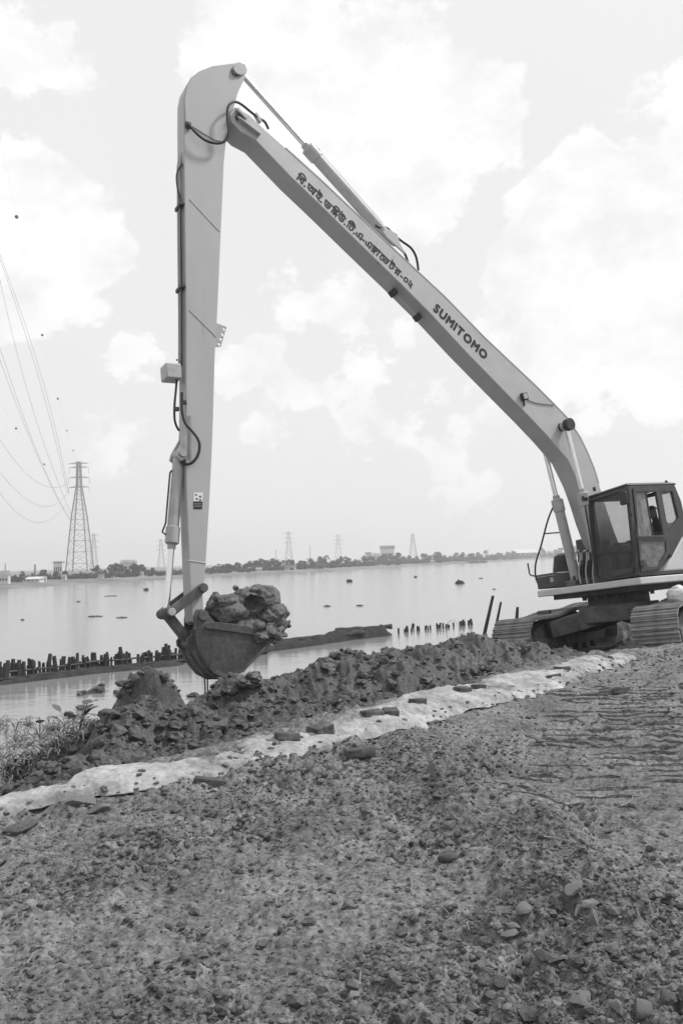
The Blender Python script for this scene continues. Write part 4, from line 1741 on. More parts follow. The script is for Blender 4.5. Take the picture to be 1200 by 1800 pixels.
def scatter_lumps(name, pos, size, sub, mat, seed, flat=0.7, sink=0.25, smooth=False):
    rs = np.random.RandomState(seed)
    v0, f0 = ico(sub)
    n, m_ = len(pos), len(v0)
    jit = 1 + (0.38 if smooth else 0.55) * (rs.rand(n, m_) - 0.5)
    V = v0[None] * jit[:, :, None]
    V = V * (0.65 + 0.7 * rs.rand(n, 1, 3))
    V = np.einsum('nij,nmj->nmi', rand_rot(n, rs), V)
    V[:, :, 2] *= flat
    V = V * size[:, None, None]
    V = V + pos[:, None, :]
    V[:, :, 2] += (size * (flat - sink))[:, None] * 0.6
    F_ = (f0[None] + (np.arange(n) * m_)[:, None, None]).reshape(-1, 3)
    return array_mesh(name, V.reshape(-1, 3), F_, mat, smooth=smooth)


# loose clods and crumbs on the trodden earth
def polar_points(n, r0, r1, amax, seed):
    rs = np.random.RandomState(seed)
    r_ = np.exp(rs.uniform(math.log(r0), math.log(r1), n))
    th_ = np.radians(rs.uniform(-amax, amax, n))
    return r_ * np.sin(th_), r_ * np.cos(th_)


def in_bank(x, y):
    px, py = x - BO[0], y - BO[1]
    return px * BE[0] + py * BE[1], px * BN[0] + py * BN[1]


rs = np.random.RandomState(4321)
x, y = polar_points(150000, 1.9, 14, 25, 3)
a_, u_ = in_bank(x, y)
keep = (u_ < -0.42) & (rs.rand(len(x)) < (0.10 + 0.48 * patch_mask(x, y)) * (1 - 0.75 * lane_mask(x, y)))
x, y = x[keep], y[keep]
z, _ = terrain(x, y)
size = 0.0030 * np.exp(rs.normal(0, 0.6, len(x))) * (1 + 0.20 * np.hypot(x, y))
tag(scatter_lumps('earth_crumbs', np.stack([x, y, z], 1), np.clip(size, 0.003, 0.03), 1, M_CLOD, 4),
    'small dark crumbs of earth strewn over the trodden ground', 'earth', kind='stuff')
x, y = polar_points(26000, 2.0, 13, 27, 8)
a_, u_ = in_bank(x, y)
keep = (u_ < -0.45) & (rs.rand(len(x)) < (0.018 + 0.17 * patch_mask(x, y) ** 2) * (1 - 0.7 * lane_mask(x, y)))
x, y = x[keep], y[keep]
z, _ = terrain(x, y)
size = np.clip(0.0048 * np.exp(rs.normal(0, 0.6, len(x))) * (1 + 0.16 * np.hypot(x, y)), 0.003, 0.03)
tag(scatter_lumps('earth_clods', np.stack([x, y, z], 1), size, 1, M_CLOD, 9), 'broken clods of earth heaped along the ruts', 'earth', kind='stuff')
x, y = polar_points(1700, 2.0, 13, 28, 18)
a_, u_ = in_bank(x, y)
keep = (u_ < -0.3) & (rs.rand(len(x)) < 0.12 + 0.4 * patch_mask(x, y))
x, y = x[keep], y[keep]
z, _ = terrain(x, y)
size = np.clip(0.009 * np.exp(rs.normal(0, 0.45, len(x))), 0.005, 0.022)
tag(scatter_lumps('gravel', np.stack([x, y, z], 1), size, 1, M_STONE, 19), 'pale chips of gravel scattered over the earth', 'gravel', kind='stuff')
# lumps of dug mud along the mound
x, y = polar_points(15000, 5.5, 19, 27, 28)
a_, u_ = in_bank(x, y)
keep = (u_ > 0.35) & (u_ < 3.6) & (a_ > 0.5) & (a_ < 11.2)
x, y = x[keep], y[keep]
z, _ = terrain(x, y)
size = np.clip(0.021 * np.exp(rs.normal(0, 0.6, len(x))), 0.008, 0.09)
tag(scatter_lumps('mud_clods', np.stack([x, y, z], 1), size, 2, M_MUD, 29, sink=0.55), 'wet clods of dug mud heaped along the bank', 'mud', kind='stuff')

# ridges of earth squeezed up between the shoes of a passing track
rp = np.random.RandomState(64)
tv, tf = [], []
for k in range(26):
    yc = 5.15 + k * 0.175
    xm = 1.95 + 0.34 * (yc - 6.0)
    for seg in range(4):
        x0 = xm - 0.72 + seg * 0.42 + rp.uniform(-.08, .08)
        ln = rp.uniform(0.30, 0.55)
        if rp.rand() < 0.15:
            continue
        n_ = 16
        xs_ = np.linspace(x0, x0 + ln, n_)
        ys_ = yc - 0.17 * (xs_ - xm) + rp.uniform(-.012, .012) + 0.025 * fbm(xs_, xs_ * 0 + k, 0.25, 3, 300 + k)
        env = np.sin(np.linspace(0, math.pi, n_)) ** 0.5
        hh_ = rp.uniform(0.016, 0.028) * env * (1 + 1.2 * fbm(xs_, xs_ * 0 + k, 0.07, 2, 340 + k))
        wd_ = rp.uniform(0.035, 0.06)
        o_ = len(tv)
        for i_ in range(n_):
            for dy, hz_ in ((-0.004, -0.03), (0.006, 0.92), (0.3, 1.0), (1.0, -0.03)):
                yy = ys_[i_] + dy * (wd_ if dy > 0.1 else 1)
                tv.append((xs_[i_], yy, hh_[i_] * hz_ if hz_ > 0 else -0.03, yy))
        for i_ in range(n_ - 1):
            for q in range(3):
                tf.append((o_ + i_ * 4 + q, o_ + (i_ + 1) * 4 + q, o_ + (i_ + 1) * 4 + q + 1, o_ + i_ * 4 + q + 1))
tv = np.array(tv)
zb_, _ = terrain(tv[:, 0], tv[:, 1])
tro = array_mesh('track_prints', np.stack([tv[:, 0], tv[:, 1], zb_ + tv[:, 2]], 1), np.array(tf), M_EARTH, smooth=False)
tag(tro, 'ribbed prints of crawler tracks pressed into the earth on the right', 'track prints', kind='stuff')

# ------------------------------------------------------------------ cloth strip along the edge of the bank
near_px = [(-60, 1462), (0, 1443), (60, 1425), (130, 1408), (200, 1400), (300, 1388), (370, 1372), (430, 1352), (520, 1335), (600, 1312), (700, 1290), (800, 1258), (900, 1236), (1000, 1202), (1060, 1180), (1125, 1160)]
far_px = [(-60, 1428), (0, 1409), (60, 1402), (118, 1398), (150, 1368), (300, 1352), (375, 1330), (440, 1303), (530, 1298), (640, 1257), (720, 1226), (850, 1202), (940, 1182), (1000, 1150), (1085, 1136), (1120, 1142)]


def cloth_edges():
    out_ = []
    for lst in (near_px, far_px):
        H_ = hits([p_[0] for p_ in lst], [p_[1] for p_ in lst])
        q = (H_[:, :2] - BO)
        out_.append(np.stack([q @ BE, q @ BN], 1)[np.argsort(q @ BE)])
    return out_


ce_n, ce_f = cloth_edges()
na_, nv_ = 760, 44
A_ = np.linspace(max(ce_n[0, 0], ce_f[0, 0]), min(ce_n[-1, 0], ce_f[-1, 0]), na_)
UN = np.interp(A_, ce_n[:, 0], ce_n[:, 1]) + 0.10 * fbm(A_, A_ * 0, 0.5, 4, 101, 0.7)
UF = np.interp(A_, ce_f[:, 0], ce_f[:, 1]) + 0.05 * fbm(A_, A_ * 0, 0.4, 3, 102)
UF = np.maximum(UF, UN + 0.15)
vv = np.linspace(0, 1, nv_)
Ag = np.repeat(A_[:, None], nv_, 1)
Ug = UN[:, None] + (UF - UN)[:, None] * vv[None, :]
Xg = BO[0] + Ag * BE[0] + Ug * BN[0]
Yg = BO[1] + Ag * BE[1] + Ug * BN[1]
Zt, _ = terrain(Xg.ravel(), Yg.ravel(), detail=False)
Zt = Zt.reshape(Xg.shape)
rdg = 1 - np.abs(fbm(Ag * 0.9 + 0.5 * Ug, Ug * 1.6 - 0.7 * Ag, 0.34, 3, 115, 0.55)) * 3.2       # sharp creases
rdg2 = 1 - np.abs(fbm(Ag * 1.6 - 0.9 * Ug, Ug * 1.1 + 0.3 * Ag, 0.22, 3, 118, 0.55)) * 3.2
wr = 0.05 * fbm(Ag + 3, Ug * 1.3, 0.6, 2, 110, 0.5) + 0.014 * np.clip(rdg, 0, 1) ** 2 + 0.007 * np.clip(rdg2, 0, 1) ** 2
edge = np.minimum(sstep(0, 0.10, vv), 1)[None, :]
Zg = Zt + 0.06 + wr * (0.5 + 0.5 * edge) - 0.05 * (1 - sstep(0, 0.18, vv))[None, :] - 0.03 * sstep(0.92, 1, vv)[None, :]
i = np.arange(na_ - 1)[:, None] * nv_
j = np.arange(nv_ - 1)[None, :]
f = np.stack([i + j, i + nv_ + j, i + nv_ + j + 1, i + j + 1], -1).reshape(-1, 4)
cl_o = array_mesh('ground_cloth', np.stack([Xg.ravel(), Yg.ravel(), Zg.ravel()], 1), f, M_CLOTH)
so_ = cl_o.modifiers.new('thickness', 'SOLIDIFY')
so_.thickness = 0.006
tag(cl_o, 'long pale strip of soiled geotextile laid along the edge of the bank', 'cloth')


def cloth_top(x_, y_):
    g = np.array([x_, y_]) - BO
    ia = int(np.clip(round((g @ BE - A_[0]) / (A_[1] - A_[0])), 0, na_ - 1))
    w = (g @ BN - UN[ia]) / (UF[ia] - UN[ia])
    if 0 <= w <= 1:
        return float(Zg[ia, int(w * (nv_ - 1))])
    return -9


# crumbs of earth trodden onto the cloth
rd = np.random.RandomState(91)
ia_ = rd.randint(0, na_, 170)
iv_ = np.clip((np.abs(rd.normal(0, 0.18, 170)) * nv_).astype(int), 0, nv_ - 1)
tag(scatter_lumps('cloth_dirt', np.stack([Xg[ia_, iv_], Yg[ia_, iv_], Zg[ia_, iv_]], 1), np.clip(0.011 * np.exp(rd.normal(0, 0.6, 170)), 0.004, 0.024), 1, M_CLOD, 92, flat=0.5),
    'crumbs of earth lying on the lower edge of the cloth', 'earth', kind='stuff')

# ------------------------------------------------------------------ bricks
def lump_brick(lx, ly, lz, seed, chip=0.012):
    bmx = bmesh.new()
    bmesh.ops.create_cube(bmx, size=1.0)
    bmesh.ops.scale(bmx, vec=(lx, ly, lz), verts=bmx.verts[:])
    bmesh.ops.bevel(bmx, geom=bmx.edges[:], offset=0.008, segments=1, affect='EDGES')
    r_ = random.Random(seed)
    for v_ in bmx.verts:
        v_.co += Vector((r_.uniform(-chip, chip), r_.uniform(-chip, chip), r_.uniform(-chip, chip))) * 0.6
    me_ = bpy.data.meshes.new('brick')
    bmx.to_mesh(me_)
    bmx.free()
    me_.materials.append(M_BRICK)
    return me_


BR = [(632, 1322, 0.27, .125, 20, 'large dark brick lying alone on the earth just below the cloth'),
      (654, 1254, .25, .11, 30, 'long dark brick on the upper edge of the cloth above the lone brick'),
      (686, 1251, .17, .11, 10, 'short half brick beside the long dark brick on the cloth'),
      (733, 1232, .22, .08, 32, 'thin tilted brick on the cloth right of the half brick'),
      (782, 1222, .25, .11, -8, 'dark brick lying flat across the middle of the cloth strip'),
      (812, 1212, .22, .10, 35, 'brick lying askew on the upper cloth edge near the mud mound'),
      (840, 1207, .20, .07, 30, 'thin sliver of brick at the upper cloth edge below the tracks'),
      (890, 1211, .20, .10, 15, 'worn brick half sunk in the cloth below the tracks'),
      (986, 1176, .24, .12, 5, 'dark brick on the broad part of cloth in front of the tracks'),
      (1008, 1173, .26, .10, 35, 'slanted brick touching the dark brick in front of the tracks'),
      (972, 1189, .24, .06, 20, 'flat sunken brick just below the pair in front of the tracks'),
      (1036, 1222, .22, .10, -10, 'leftmost brick of the broken row on earth below the tracks'),
      (1060, 1218, .26, .09, 30, 'middle brick of the broken row on earth below the tracks'),
      (1090, 1213, .24, .07, 10, 'rightmost brick of the broken row on earth below the tracks'),
      (505, 1294, .24, .12, 15, 'pale dusty brick where cloth meets the mud left of bricks'),
      (562, 1279, .24, .16, 50, 'brick standing on edge against the mud mound above the cloth'),
      (574, 1290, .16, .10, 0, 'small broken brick on the cloth below the upright one'),
      (226, 1357, .24, .14, 20, 'grey brick poking over the cloth edge below the clay lump'),
      (367, 1375, .24, .07, 15, 'flat brick half buried at the lower cloth edge on the left')]
for k, (px, py, ln, wd, rz, lab) in enumerate(BR):
    p = hit(px, py)
    for _ in range(4):
        zz = max(tz(p.x, p.y), cloth_top(p.x, p.y))
        p = ground_at(px, py, zz + 0.02)
    o = bpy.data.objects.new('brick', lump_brick(ln * 0.85, wd * 0.85, 0.065, 50 + k))
    COL.objects.link(o)
    o.location = (p.x, p.y, zz + 0.014)
    o.rotation_euler = (rad(random.uniform(-8, 8)), rad(random.uniform(-8, 8)), rad(rz))
    tag(o, lab, 'brick', 'bricks weighing down the cloth')
# ------------------------------------------------------------------ single stones
def stone_mesh(seed, mat, sub=3):
    v0, f0 = ico(sub)
    r_ = np.random.RandomState(seed)
    v = v0.copy()
    for _ in range(9):                                  # planes knocked off a lump
        n_ = r_.normal(size=3)
        n_ /= np.linalg.norm(n_)
        d_ = v @ n_
        c_ = r_.uniform(0.45, 0.85)
        v = v - np.outer(np.maximum(d_ - c_, 0), n_)
    v = v * (1 + 0.05 * n3(v0, 5, seed))[:, None] * r_.uniform([.8, .6, .45], [1.2, .95, .7])
    me_ = bpy.data.meshes.new('stone')
    me_.from_pydata(v.tolist(), [], f0.tolist())
    me_.polygons.foreach_set('use_smooth', [True] * len(f0))
    me_.set_sharp_from_angle(angle=rad(22))
    me_.materials.append(mat)
    return me_


SL = [(150, 1415, .26, .16, 25, 'pale broken slab lying uppermost under the left cloth edge'), (172, 1430, .22, .14, -15, 'pale broken slab tilted among clods below the left cloth'),
      (30, 1466, .24, .16, 30, 'dark slab at the left frame edge under the cloth')]
for k, (px, py, ln, wd, rz, lab) in enumerate(SL):
    p = hit(px, py)
    o = bpy.data.objects.new('stone_slab', stone_mesh(280 + k, M_STONE if k < 2 else M_CLOD))
    o.scale = (ln * 0.5, wd * 0.5, 0.07)
    COL.objects.link(o)
    o.location = (p.x, p.y, p.z + 0.015)
    o.rotation_euler = (rad(random.uniform(-18, 18)), rad(random.uniform(-18, 18)), rad(rz))
    tag(o, lab, 'slab', 'broken slabs under the cloth edge')


ST = [(790, 1460, .05, 'flat pale stone lying alone high in the middle foreground', 0), (922, 1620, .05, 'large pale angular stone in the cluster of stones in the rut', 0),
      (902, 1631, .035, 'small white stone left of the large angular one in the rut', 0), (1008, 1573, .048, 'pale stone topmost of the chain on the right rut edge', 0),
      (1018, 1607, .04, 'pale stone second down the chain on the right rut edge', 0), (1042, 1624, .055, 'pale flat stone lowest of the chain on the right rut edge', 0),
      (1172, 1770, .05, 'big dark rounded stone in the lower right corner', 1), (1127, 1788, .045, 'pale flat stone at the bottom edge left of the dark one', 0),
      (1085, 1783, .045, 'pale wedge of stone at the bottom edge beside the flat one', 0), (1022, 1762, .045, 'small bright stone above the bottom edge right of centre', 0),
      (845, 1702, .035, 'pale lump on the ridge of clods in the lower centre', 0), (785, 1514, .05, 'dark flat clod on the left side of the rut', 1),
      (957, 1685, .035, 'dark round stone in the rut below the stone cluster', 1), (895, 1648, .045, 'dull stone at the lower end of the stone cluster', 0),
      (703, 1737, .035, 'dark round stone left of the ridge near the bottom', 1), (832, 1775, .04, 'bright small stone among clods at the bottom centre', 0),
      (880, 1740, .035, 'grey stone on the ridge right of the bright small one', 1), (462, 1516, .03, 'single white scrap of stone in the left middle ground', 0),
      (770, 1405, .04, 'dark clod lying beyond the flat pale stone', 1), (1100, 1232, .04, 'white pebble just below the row of bricks near tracks', 0)]
for k, (px, py, sz, lab, dk) in enumerate(ST):
    p = hit(px, py)
    o = bpy.data.objects.new('stone', stone_mesh(200 + k, M_CLOD if dk else M_STONE))
    COL.objects.link(o)
    o.scale = (sz, sz, sz)
    o.location = (p.x, p.y, p.z + sz * 0.22)
    o.rotation_euler = (random.uniform(-.3, .3), random.uniform(-.3, .3), random.uniform(0, 6))
    tag(o, lab, 'stone', 'stones lying on the trodden earth')


# ------------------------------------------------------------------ twigs and stems on the earth
def twig(name, pts, r_, lab, cat='twig', mat=None, lift=0.012):
    path = []
    for (px, py) in pts:
        p_ = hit(px, py)
        path.append((p_.x, p_.y, p_.z + lift))
    mbx = MB()
    pp = smooth_path(path, 4)
    mbx.tube(pp, [0.6 * r_ * (1 - 0.6 * i_ / len(pp)) for i_ in range(len(pp))], 6)
    o_ = mbx.build(name, mat or M_DRYSTEM)
    tag(o_, lab, cat, 'dry twigs on the earth')
    return o_


twig('twig', [(0, 1549), (14, 1545), (35, 1537)], 0.008, 'pale straight stick at the left frame edge')
twig('twig', [(487, 1597), (487, 1583), (497, 1580), (512, 1577)], 0.006, 'pale forked twig in the middle of the foreground')
twig('twig', [(48, 1705), (60, 1690), (72, 1675)], 0.006, 'thin pale twig in the lower left')
twig('twig', [(757, 1600), (775, 1608), (790, 1614)], 0.007, 'pale twig lying along the ridge of clods')
twig('twig', [(718, 1545), (724, 1555), (722, 1570)], 0.006, 'short bent twig at the left of the ridge')
twig('twig', [(955, 1476), (980, 1480), (1008, 1486)], 0.008, 'straight dry stem across the lane on the right')
twig('twig', [(820, 1635), (824, 1645), (824, 1652)], 0.006, 'short white stem beside the stone cluster')
twig('twig', [(632, 1738), (634, 1722), (638, 1710)], 0.005, 'upright thin stalk near the bottom left of centre')
twig('twig', [(1090, 1423), (1108, 1415), (1112, 1402)], 0.008, 'curved dry stem beside the track prints on the right')
twig('plastic_scrap', [(16, 1466), (28, 1462), (44, 1456)], 0.02, 'white scrap under the cloth at the left frame edge', 'scrap', M_WHITE)

# ------------------------------------------------------------------ mud in the bucket


def lump_object(name, parts, mat, world=None, smooth=True):
    V, Fc, off = [], [], 0
    for (c_, s_, sub, seed, amp, freq, dents) in parts:
        v0, f0 = ico(sub)
        d_ = 1 + amp * n3(v0, freq, seed)
        for dn, dr, dd in dents:
            dn = np.array(dn) / np.linalg.norm(dn)
            d_ = d_ - dd * sstep(math.cos(dr), math.cos(dr * 0.55), v0 @ dn)
        v = v0 * d_[:, None] * np.array(s_) + np.array(c_)
        V.append(v)
        Fc.append(f0 + off)
        off += len(v)
    o_ = array_mesh(name, np.vstack(V), np.vstack(Fc), mat, smooth)
    o_.data.set_sharp_from_angle(angle=rad(38))
    if world is not None:
        o_.matrix_world = world
    return o_


def m3(px, py, t):
    return tuple(P3(px, py, t))


viewd = tuple((_rot @ (-ray(430, 1060))).normalized())
parts = [(m3(402, 1078, 0.0), (0.34, 0.30, 0.22), 4, 301, 0.16, 2.6, []),
         (m3(392, 1060, 0.05), (0.24, 0.22, 0.13), 4, 311, 0.18, 3.0, []),
         (m3(430, 1066, 0.0), (0.28, 0.30, 0.26), 4, 312, 0.16, 2.8, []),
         (m3(462, 1052, 0.02), (0.25, 0.28, 0.22), 4, 302, 0.16, 2.8, []),
         (m3(474, 1084, 0.05), (0.24, 0.32, 0.24), 4, 303, 0.2, 3.6, []),
         (m3(425, 1106, 0.0), (0.48, 0.31, 0.16), 4, 304, 0.10, 4.0, [])]
rl = np.random.RandomState(31)
for k in range(46):                                     # ragged clods along the rim, spilling over the lip and the side
    f_ = rl.rand()
    if k < 20:
        q = m3(440 + 62 * f_, 1098 + 14 * math.sin(f_ * 3) + rl.uniform(-10, 14), HB + rl.uniform(-.08, .05))
    elif k < 32:
        q = m3(488 + rl.uniform(-14, 16), 1092 + rl.uniform(-22, 12), rl.uniform(-.3, .35))
    else:
        q = m3(365 + 110 * f_, 1062 - 26 * math.sin(f_ * 2.6) + rl.uniform(-6, 10), rl.uniform(-.2, .25))
    r_ = rl.uniform(.03, .085)
    parts.append((q, (r_ * rl.uniform(.8, 1.5), r_, r_ * rl.uniform(.7, 1.2)), 3, 320 + k, 0.3, 3.0, []))
ml_o = lump_object('mud_load', parts, M_CLAY, EX_M)
rm = ml_o.modifiers.new('merge', 'REMESH')
rm.mode = 'VOXEL'
rm.voxel_size = 0.014
rm.use_smooth_shade = True
# hollow left by the cut: a bowl taken out of the near face of the lump
bowl = lump_object('hollow', [(tuple(Vector(m3(447, 1061, 0.02)) + Vector(viewd) * 0.27), (0.17, 0.17, 0.13), 3, 377, 0.2, 2.5, [])], M_CLAY, EX_M)
bo = ml_o.modifiers.new('hollow', 'BOOLEAN')
bo.operation = 'DIFFERENCE'
bo.object = bowl
for nm, size_, st_ in (('mud_coarse', 0.18, 0.10), ('mud_fine', 0.05, 0.028)):
    tx = bpy.data.textures.new(nm, 'CLOUDS')
    tx.noise_scale = size_
    tx.noise_depth = 4
    dm = ml_o.modifiers.new(nm, 'DISPLACE')
    dm.texture = tx
    dm.strength = st_
    dm.mid_level = 0.5
bpy.context.view_layer.update()
dgm = bpy.context.evaluated_depsgraph_get()
nme = bpy.data.meshes.new_from_object(ml_o.evaluated_get(dgm))
ml_o.modifiers.clear()
nme.set_sharp_from_angle(angle=rad(34))
ml_o.data = nme
bpy.data.objects.remove(bowl)
tag(ml_o, 'ragged hollowed mass of wet clay heaped over the bucket', 'mud')

# tall lump's loose neighbours and chunks standing in the shallow water
CH = [(338, 1225, 0.088, 'dark mud chunk between the clay lump and the hanging bucket'), (440, 1205, 0.121, 'dark pointed mud chunk on the bank under the bucket tip'),
      (405, 1222, 0.099, 'rounded mud chunk on the bank beneath the bucket'), (145, 1248, 0.088, 'dark clod sitting in shallow water left of the clay lump'),
      (122, 1258, 0.066, 'small dark clod in shallow water nearest the plants'), (208, 1219, 0.077, 'mud clod in the water rightmost of the row near the lump'),
      (172, 1218, 0.121, 'wide mud clod in the middle of the row in the water'), (145, 1222, 0.088, 'mud clod at the left end of the row in the water'),
      (180, 1207, 0.066, 'small mud clod in the water behind the row'), (220, 1236, 0.083, 'mud clod at the water edge touching the bank'),
      (95, 1285, 0.077, 'muddy clod between the water and the weeds'), (600, 1240, 0.094, 'slab of dug mud leaning at the foot of the mound')]
for k, (px, py, sz, lab) in enumerate(CH):
    p = hit(px, py)
    if p.z < WATER_Z + 0.02:
        sz *= 1.5
    o = lump_object('mud_chunk', [((0, 0, 0), (sz * random.uniform(.9, 1.3), sz, sz * random.uniform(.5, .85)), 4, 400 + k, 0.34, 3.4, [])], M_MUD)
    o.location = (p.x, p.y, p.z + sz * 0.2)
    o.rotation_euler = (0, 0, random.uniform(0, 6))
    tag(o, lab, 'mud chunk', 'loose chunks of mud')

# thin rods standing in the mud below the bucket
for k, (x0, y0, x1, y1, lab) in enumerate(((359, 1184, 361, 1232, 'thin dark rod hanging below the bucket, the left one'), (364, 1184, 365, 1228, 'thin dark rod hanging below the bucket, the right one'))):
    s_, z_ = on_t(x0, y0, 0.1)
    mbx = MB()
    a_ = EX_M @ Vector((s_, 0.1, z_ + 0.05))
    g = tz(a_.x, a_.y)
    s2, z2 = on_t(x1, y1, 0.1)
    b_ = EX_M @ Vector((s2, 0.1, z2))
    mbx.tube([a_, (a_ + b_) / 2 + Vector((0.006, 0, 0)), b_], 0.011, 6)
    tag(mbx.build('rod', M_DARK), lab, 'rod')

# ------------------------------------------------------------------ water weeds at the left


def leaf_card(mbx, base, d, up, ln, wd):
    """curved oval leaf"""
    d, up = d.normalized(), up.normalized()
    sd = d.cross(up).normalized()
    vs_ = [base]
    for t_, w_, c_ in ((0.25, .75, .03), (0.55, 1.0, .08), (0.82, .65, .05)):
        vs_ += [base + d * ln * t_ + sd * wd * w_ * .5 + up * ln * c_, base + d * ln * t_ + up * ln * (c_ - .06), base + d * ln * t_ - sd * wd * w_ * .5 + up * ln * c_]
    vs_.append(base + d * ln)
    mbx.add(vs_, [(0, 2, 1), (0, 3, 2), (1, 2, 5, 4), (2, 3, 6, 5), (4, 5, 8, 7), (5, 6, 9, 8), (7, 8, 10), (8, 9, 10)], True)


def weed(mbx_s, mbx_l, p_, h_, ns, rg, lean=0.7):
    for _ in range(ns):
        an_ = rg.uniform(0, 6.28)
        ln_ = rg.uniform(.2, lean)
        top = p_ + Vector((math.cos(an_) * ln_ * h_, math.sin(an_) * ln_ * h_, h_ * rg.uniform(.6, 1.1)))
        mid = p_.lerp(top, .5) + Vector((0, 0, h_ * .12))
        mbx_s.tube(smooth_path([p_, mid, top], 3), 0.006, 4)
        leaf_card(mbx_l, top, Vector((math.cos(an_), math.sin(an_), rg.uniform(-.1, .8))), Vector((0, 0, 1)), h_ * rg.uniform(.4, .75), h_ * rg.uniform(.35, .55))


rg = random.Random(12)
wpx = [(rg.uniform(-60, 175), rg.uniform(1268, 1395)) for _ in range(700)]
wpx = [(a_, b_) for a_, b_ in wpx if b_ < 1395 - max(0, a_) * 0.62 and b_ > 1262 + max(0, a_ - 90) * .25]
hp = hits([a_ for a_, b_ in wpx], [b_ for a_, b_ in wpx])
ms, ml_ = MB(), MB()
for p in hp:
    if rg.random() < .55:
        weed(ms, ml_, Vector(p), rg.uniform(.04, .11), rg.randint(2, 4), rg)
for p in hp[::1]:                                       # dry stalks lying about
    for _ in range(1):
        an_ = rg.uniform(0, 6.28)
        l_ = rg.uniform(.08, .24)
        q = Vector(p) + Vector((rg.uniform(-.2, .2), rg.uniform(-.2, .2), rg.uniform(.01, .06)))
        d_ = Vector((math.cos(an_), math.sin(an_), rg.uniform(-.1, .4))) * l_
        ms.tube(smooth_path([q, q + d_ * .5 + Vector((0, 0, .06)), q + d_], 3), rg.uniform(.003, .008), 4)
wr_ = empty('weed_bed')
tag(ms.build('weed_stalks', M_STALK), 'tangle of dry pale weed stalks on the bank at the left', 'weeds', kind='stuff')
tag(ml_.build('weed_leaves', M_LEAF), 'dark leaves among the weed stalks on the bank at the left', 'weeds', kind='stuff')
bpy.data.objects.remove(wr_)
for (px, py, h_, ns, lab) in ((118, 1292, .42, 6, 'tallest dark water plant standing at the edge of the shallows'), (70, 1300, .36, 7, 'broad leaved water plant left of the tallest one'),
                              (140, 1292, .26, 5, 'low drooping water plant right of the tallest one'), (28, 1290, .24, 5, 'small water plant at the far left of the shallows')):
    p = hit(px, py)
    root = empty('water_plant', loc=p)
    for _ in range(ns):
        a1, a2 = MB(), MB()
        weed(a1, a2, Vector((0, 0, 0)), h_, 1, rg, .45)
        st = a1.build('stem', M_LEAF, root)
        a2.build('leaf', M_LEAF, st)
    tag(root, lab, 'water plant', 'water plants at the edge of the shallows')

# ------------------------------------------------------------------ stake breakwater in the water


def stake_mesh(h_, w_, seed):
    r_ = random.Random(seed)
    mbx = MB()
    mbx.tube([(0, 0, -0.9), (0.01, 0, 0), (r_.uniform(-.03, .03), 0.0, h_ * .6), (r_.uniform(-.05, .05), 0, h_)], [w_ * 1.0, w_ * 1.05, w_, w_ * r_.uniform(.75, 1.1)], 7, smooth=False)
    me_ = mbx.build('stake', M_WOOD)
    m_ = me_.data
    bpy.data.objects.remove(me_)
    return m_


stakes = [stake_mesh(h_, w_, 500 + i_) for i_, (h_, w_) in enumerate(((.55, .045), (.62, .06), (.50, .04), (.68, .075), (.58, .05), (.46, .065)))]


def water_at(px, py):
    return ground_at(px, py, WATER_Z)


def stake_fence(pts, n, lab, gaps=(), rails=True, hs=1.0, rng=1):
    """row of stakes on a line of water points, with two long rails"""
    r_ = random.Random(rng)
    P_ = [water_at(*p) for p in pts]
    base = P_[0].copy()
    root = empty('stake_breakwater', loc=base)
    L_ = [(P_[i + 1] - P_[i]).length for i in range(len(P_) - 1)]
    tot = sum(L_)

    def along(t_):
        d_ = t_ * tot
        for i_, l_ in enumerate(L_):
            if d_ <= l_ or i_ == len(L_) - 1:
                return P_[i_].lerp(P_[i_ + 1], d_ / l_)
            d_ -= l_
    t_ = 0.0
    k_ = 0
    while t_ < 1.0:
        if not any(g0 < t_ < g1 for g0, g1 in gaps):
            p_ = along(t_)
            o_ = bpy.data.objects.new('stake', stakes[r_.randrange(len(stakes))])
            COL.objects.link(o_)
            o_.parent = root
            o_.location = p_ - base + Vector((0, r_.uniform(-.12, .12), 0))
            o_.rotation_euler = (rad(r_.uniform(-5, 5)), rad(r_.uniform(-7, 7)), r_.uniform(0, 6))
            o_.scale = (1, 1, hs * r_.uniform(.75, 1.15))
        t_ += (1.0 / n) * r_.choice((.5, .6, .9, 1.3, 2.0, 2.4))
    if rails:
        for hz, rr in ((.33, .035), (.10, .07)):
            mbx = MB()
            mbx.tube([along(q / 24) - base + Vector((0, -.10, hz * hs + r_.uniform(-.025, .025))) for q in range(25)], rr, 7)
            mbx.build('rail', M_BARK if hz > .2 else M_WOOD, root)
    tag(root, lab, 'breakwater', 'stake breakwaters in the river')
    return root


stake_fence([(-90, 1210), (0, 1200), (165, 1180), (330, 1164), (470, 1149)], 215, 'low breakwater of dark stakes and rails left of the bucket', gaps=((.52, .535),))
stake_fence([(700, 1113), (760, 1106), (830, 1098)], 26, 'sparse row of short stakes in the water right of the long log', rails=False, hs=.42, rng=5)
# low bar of mud and logs that carries the breakwater on behind the bucket


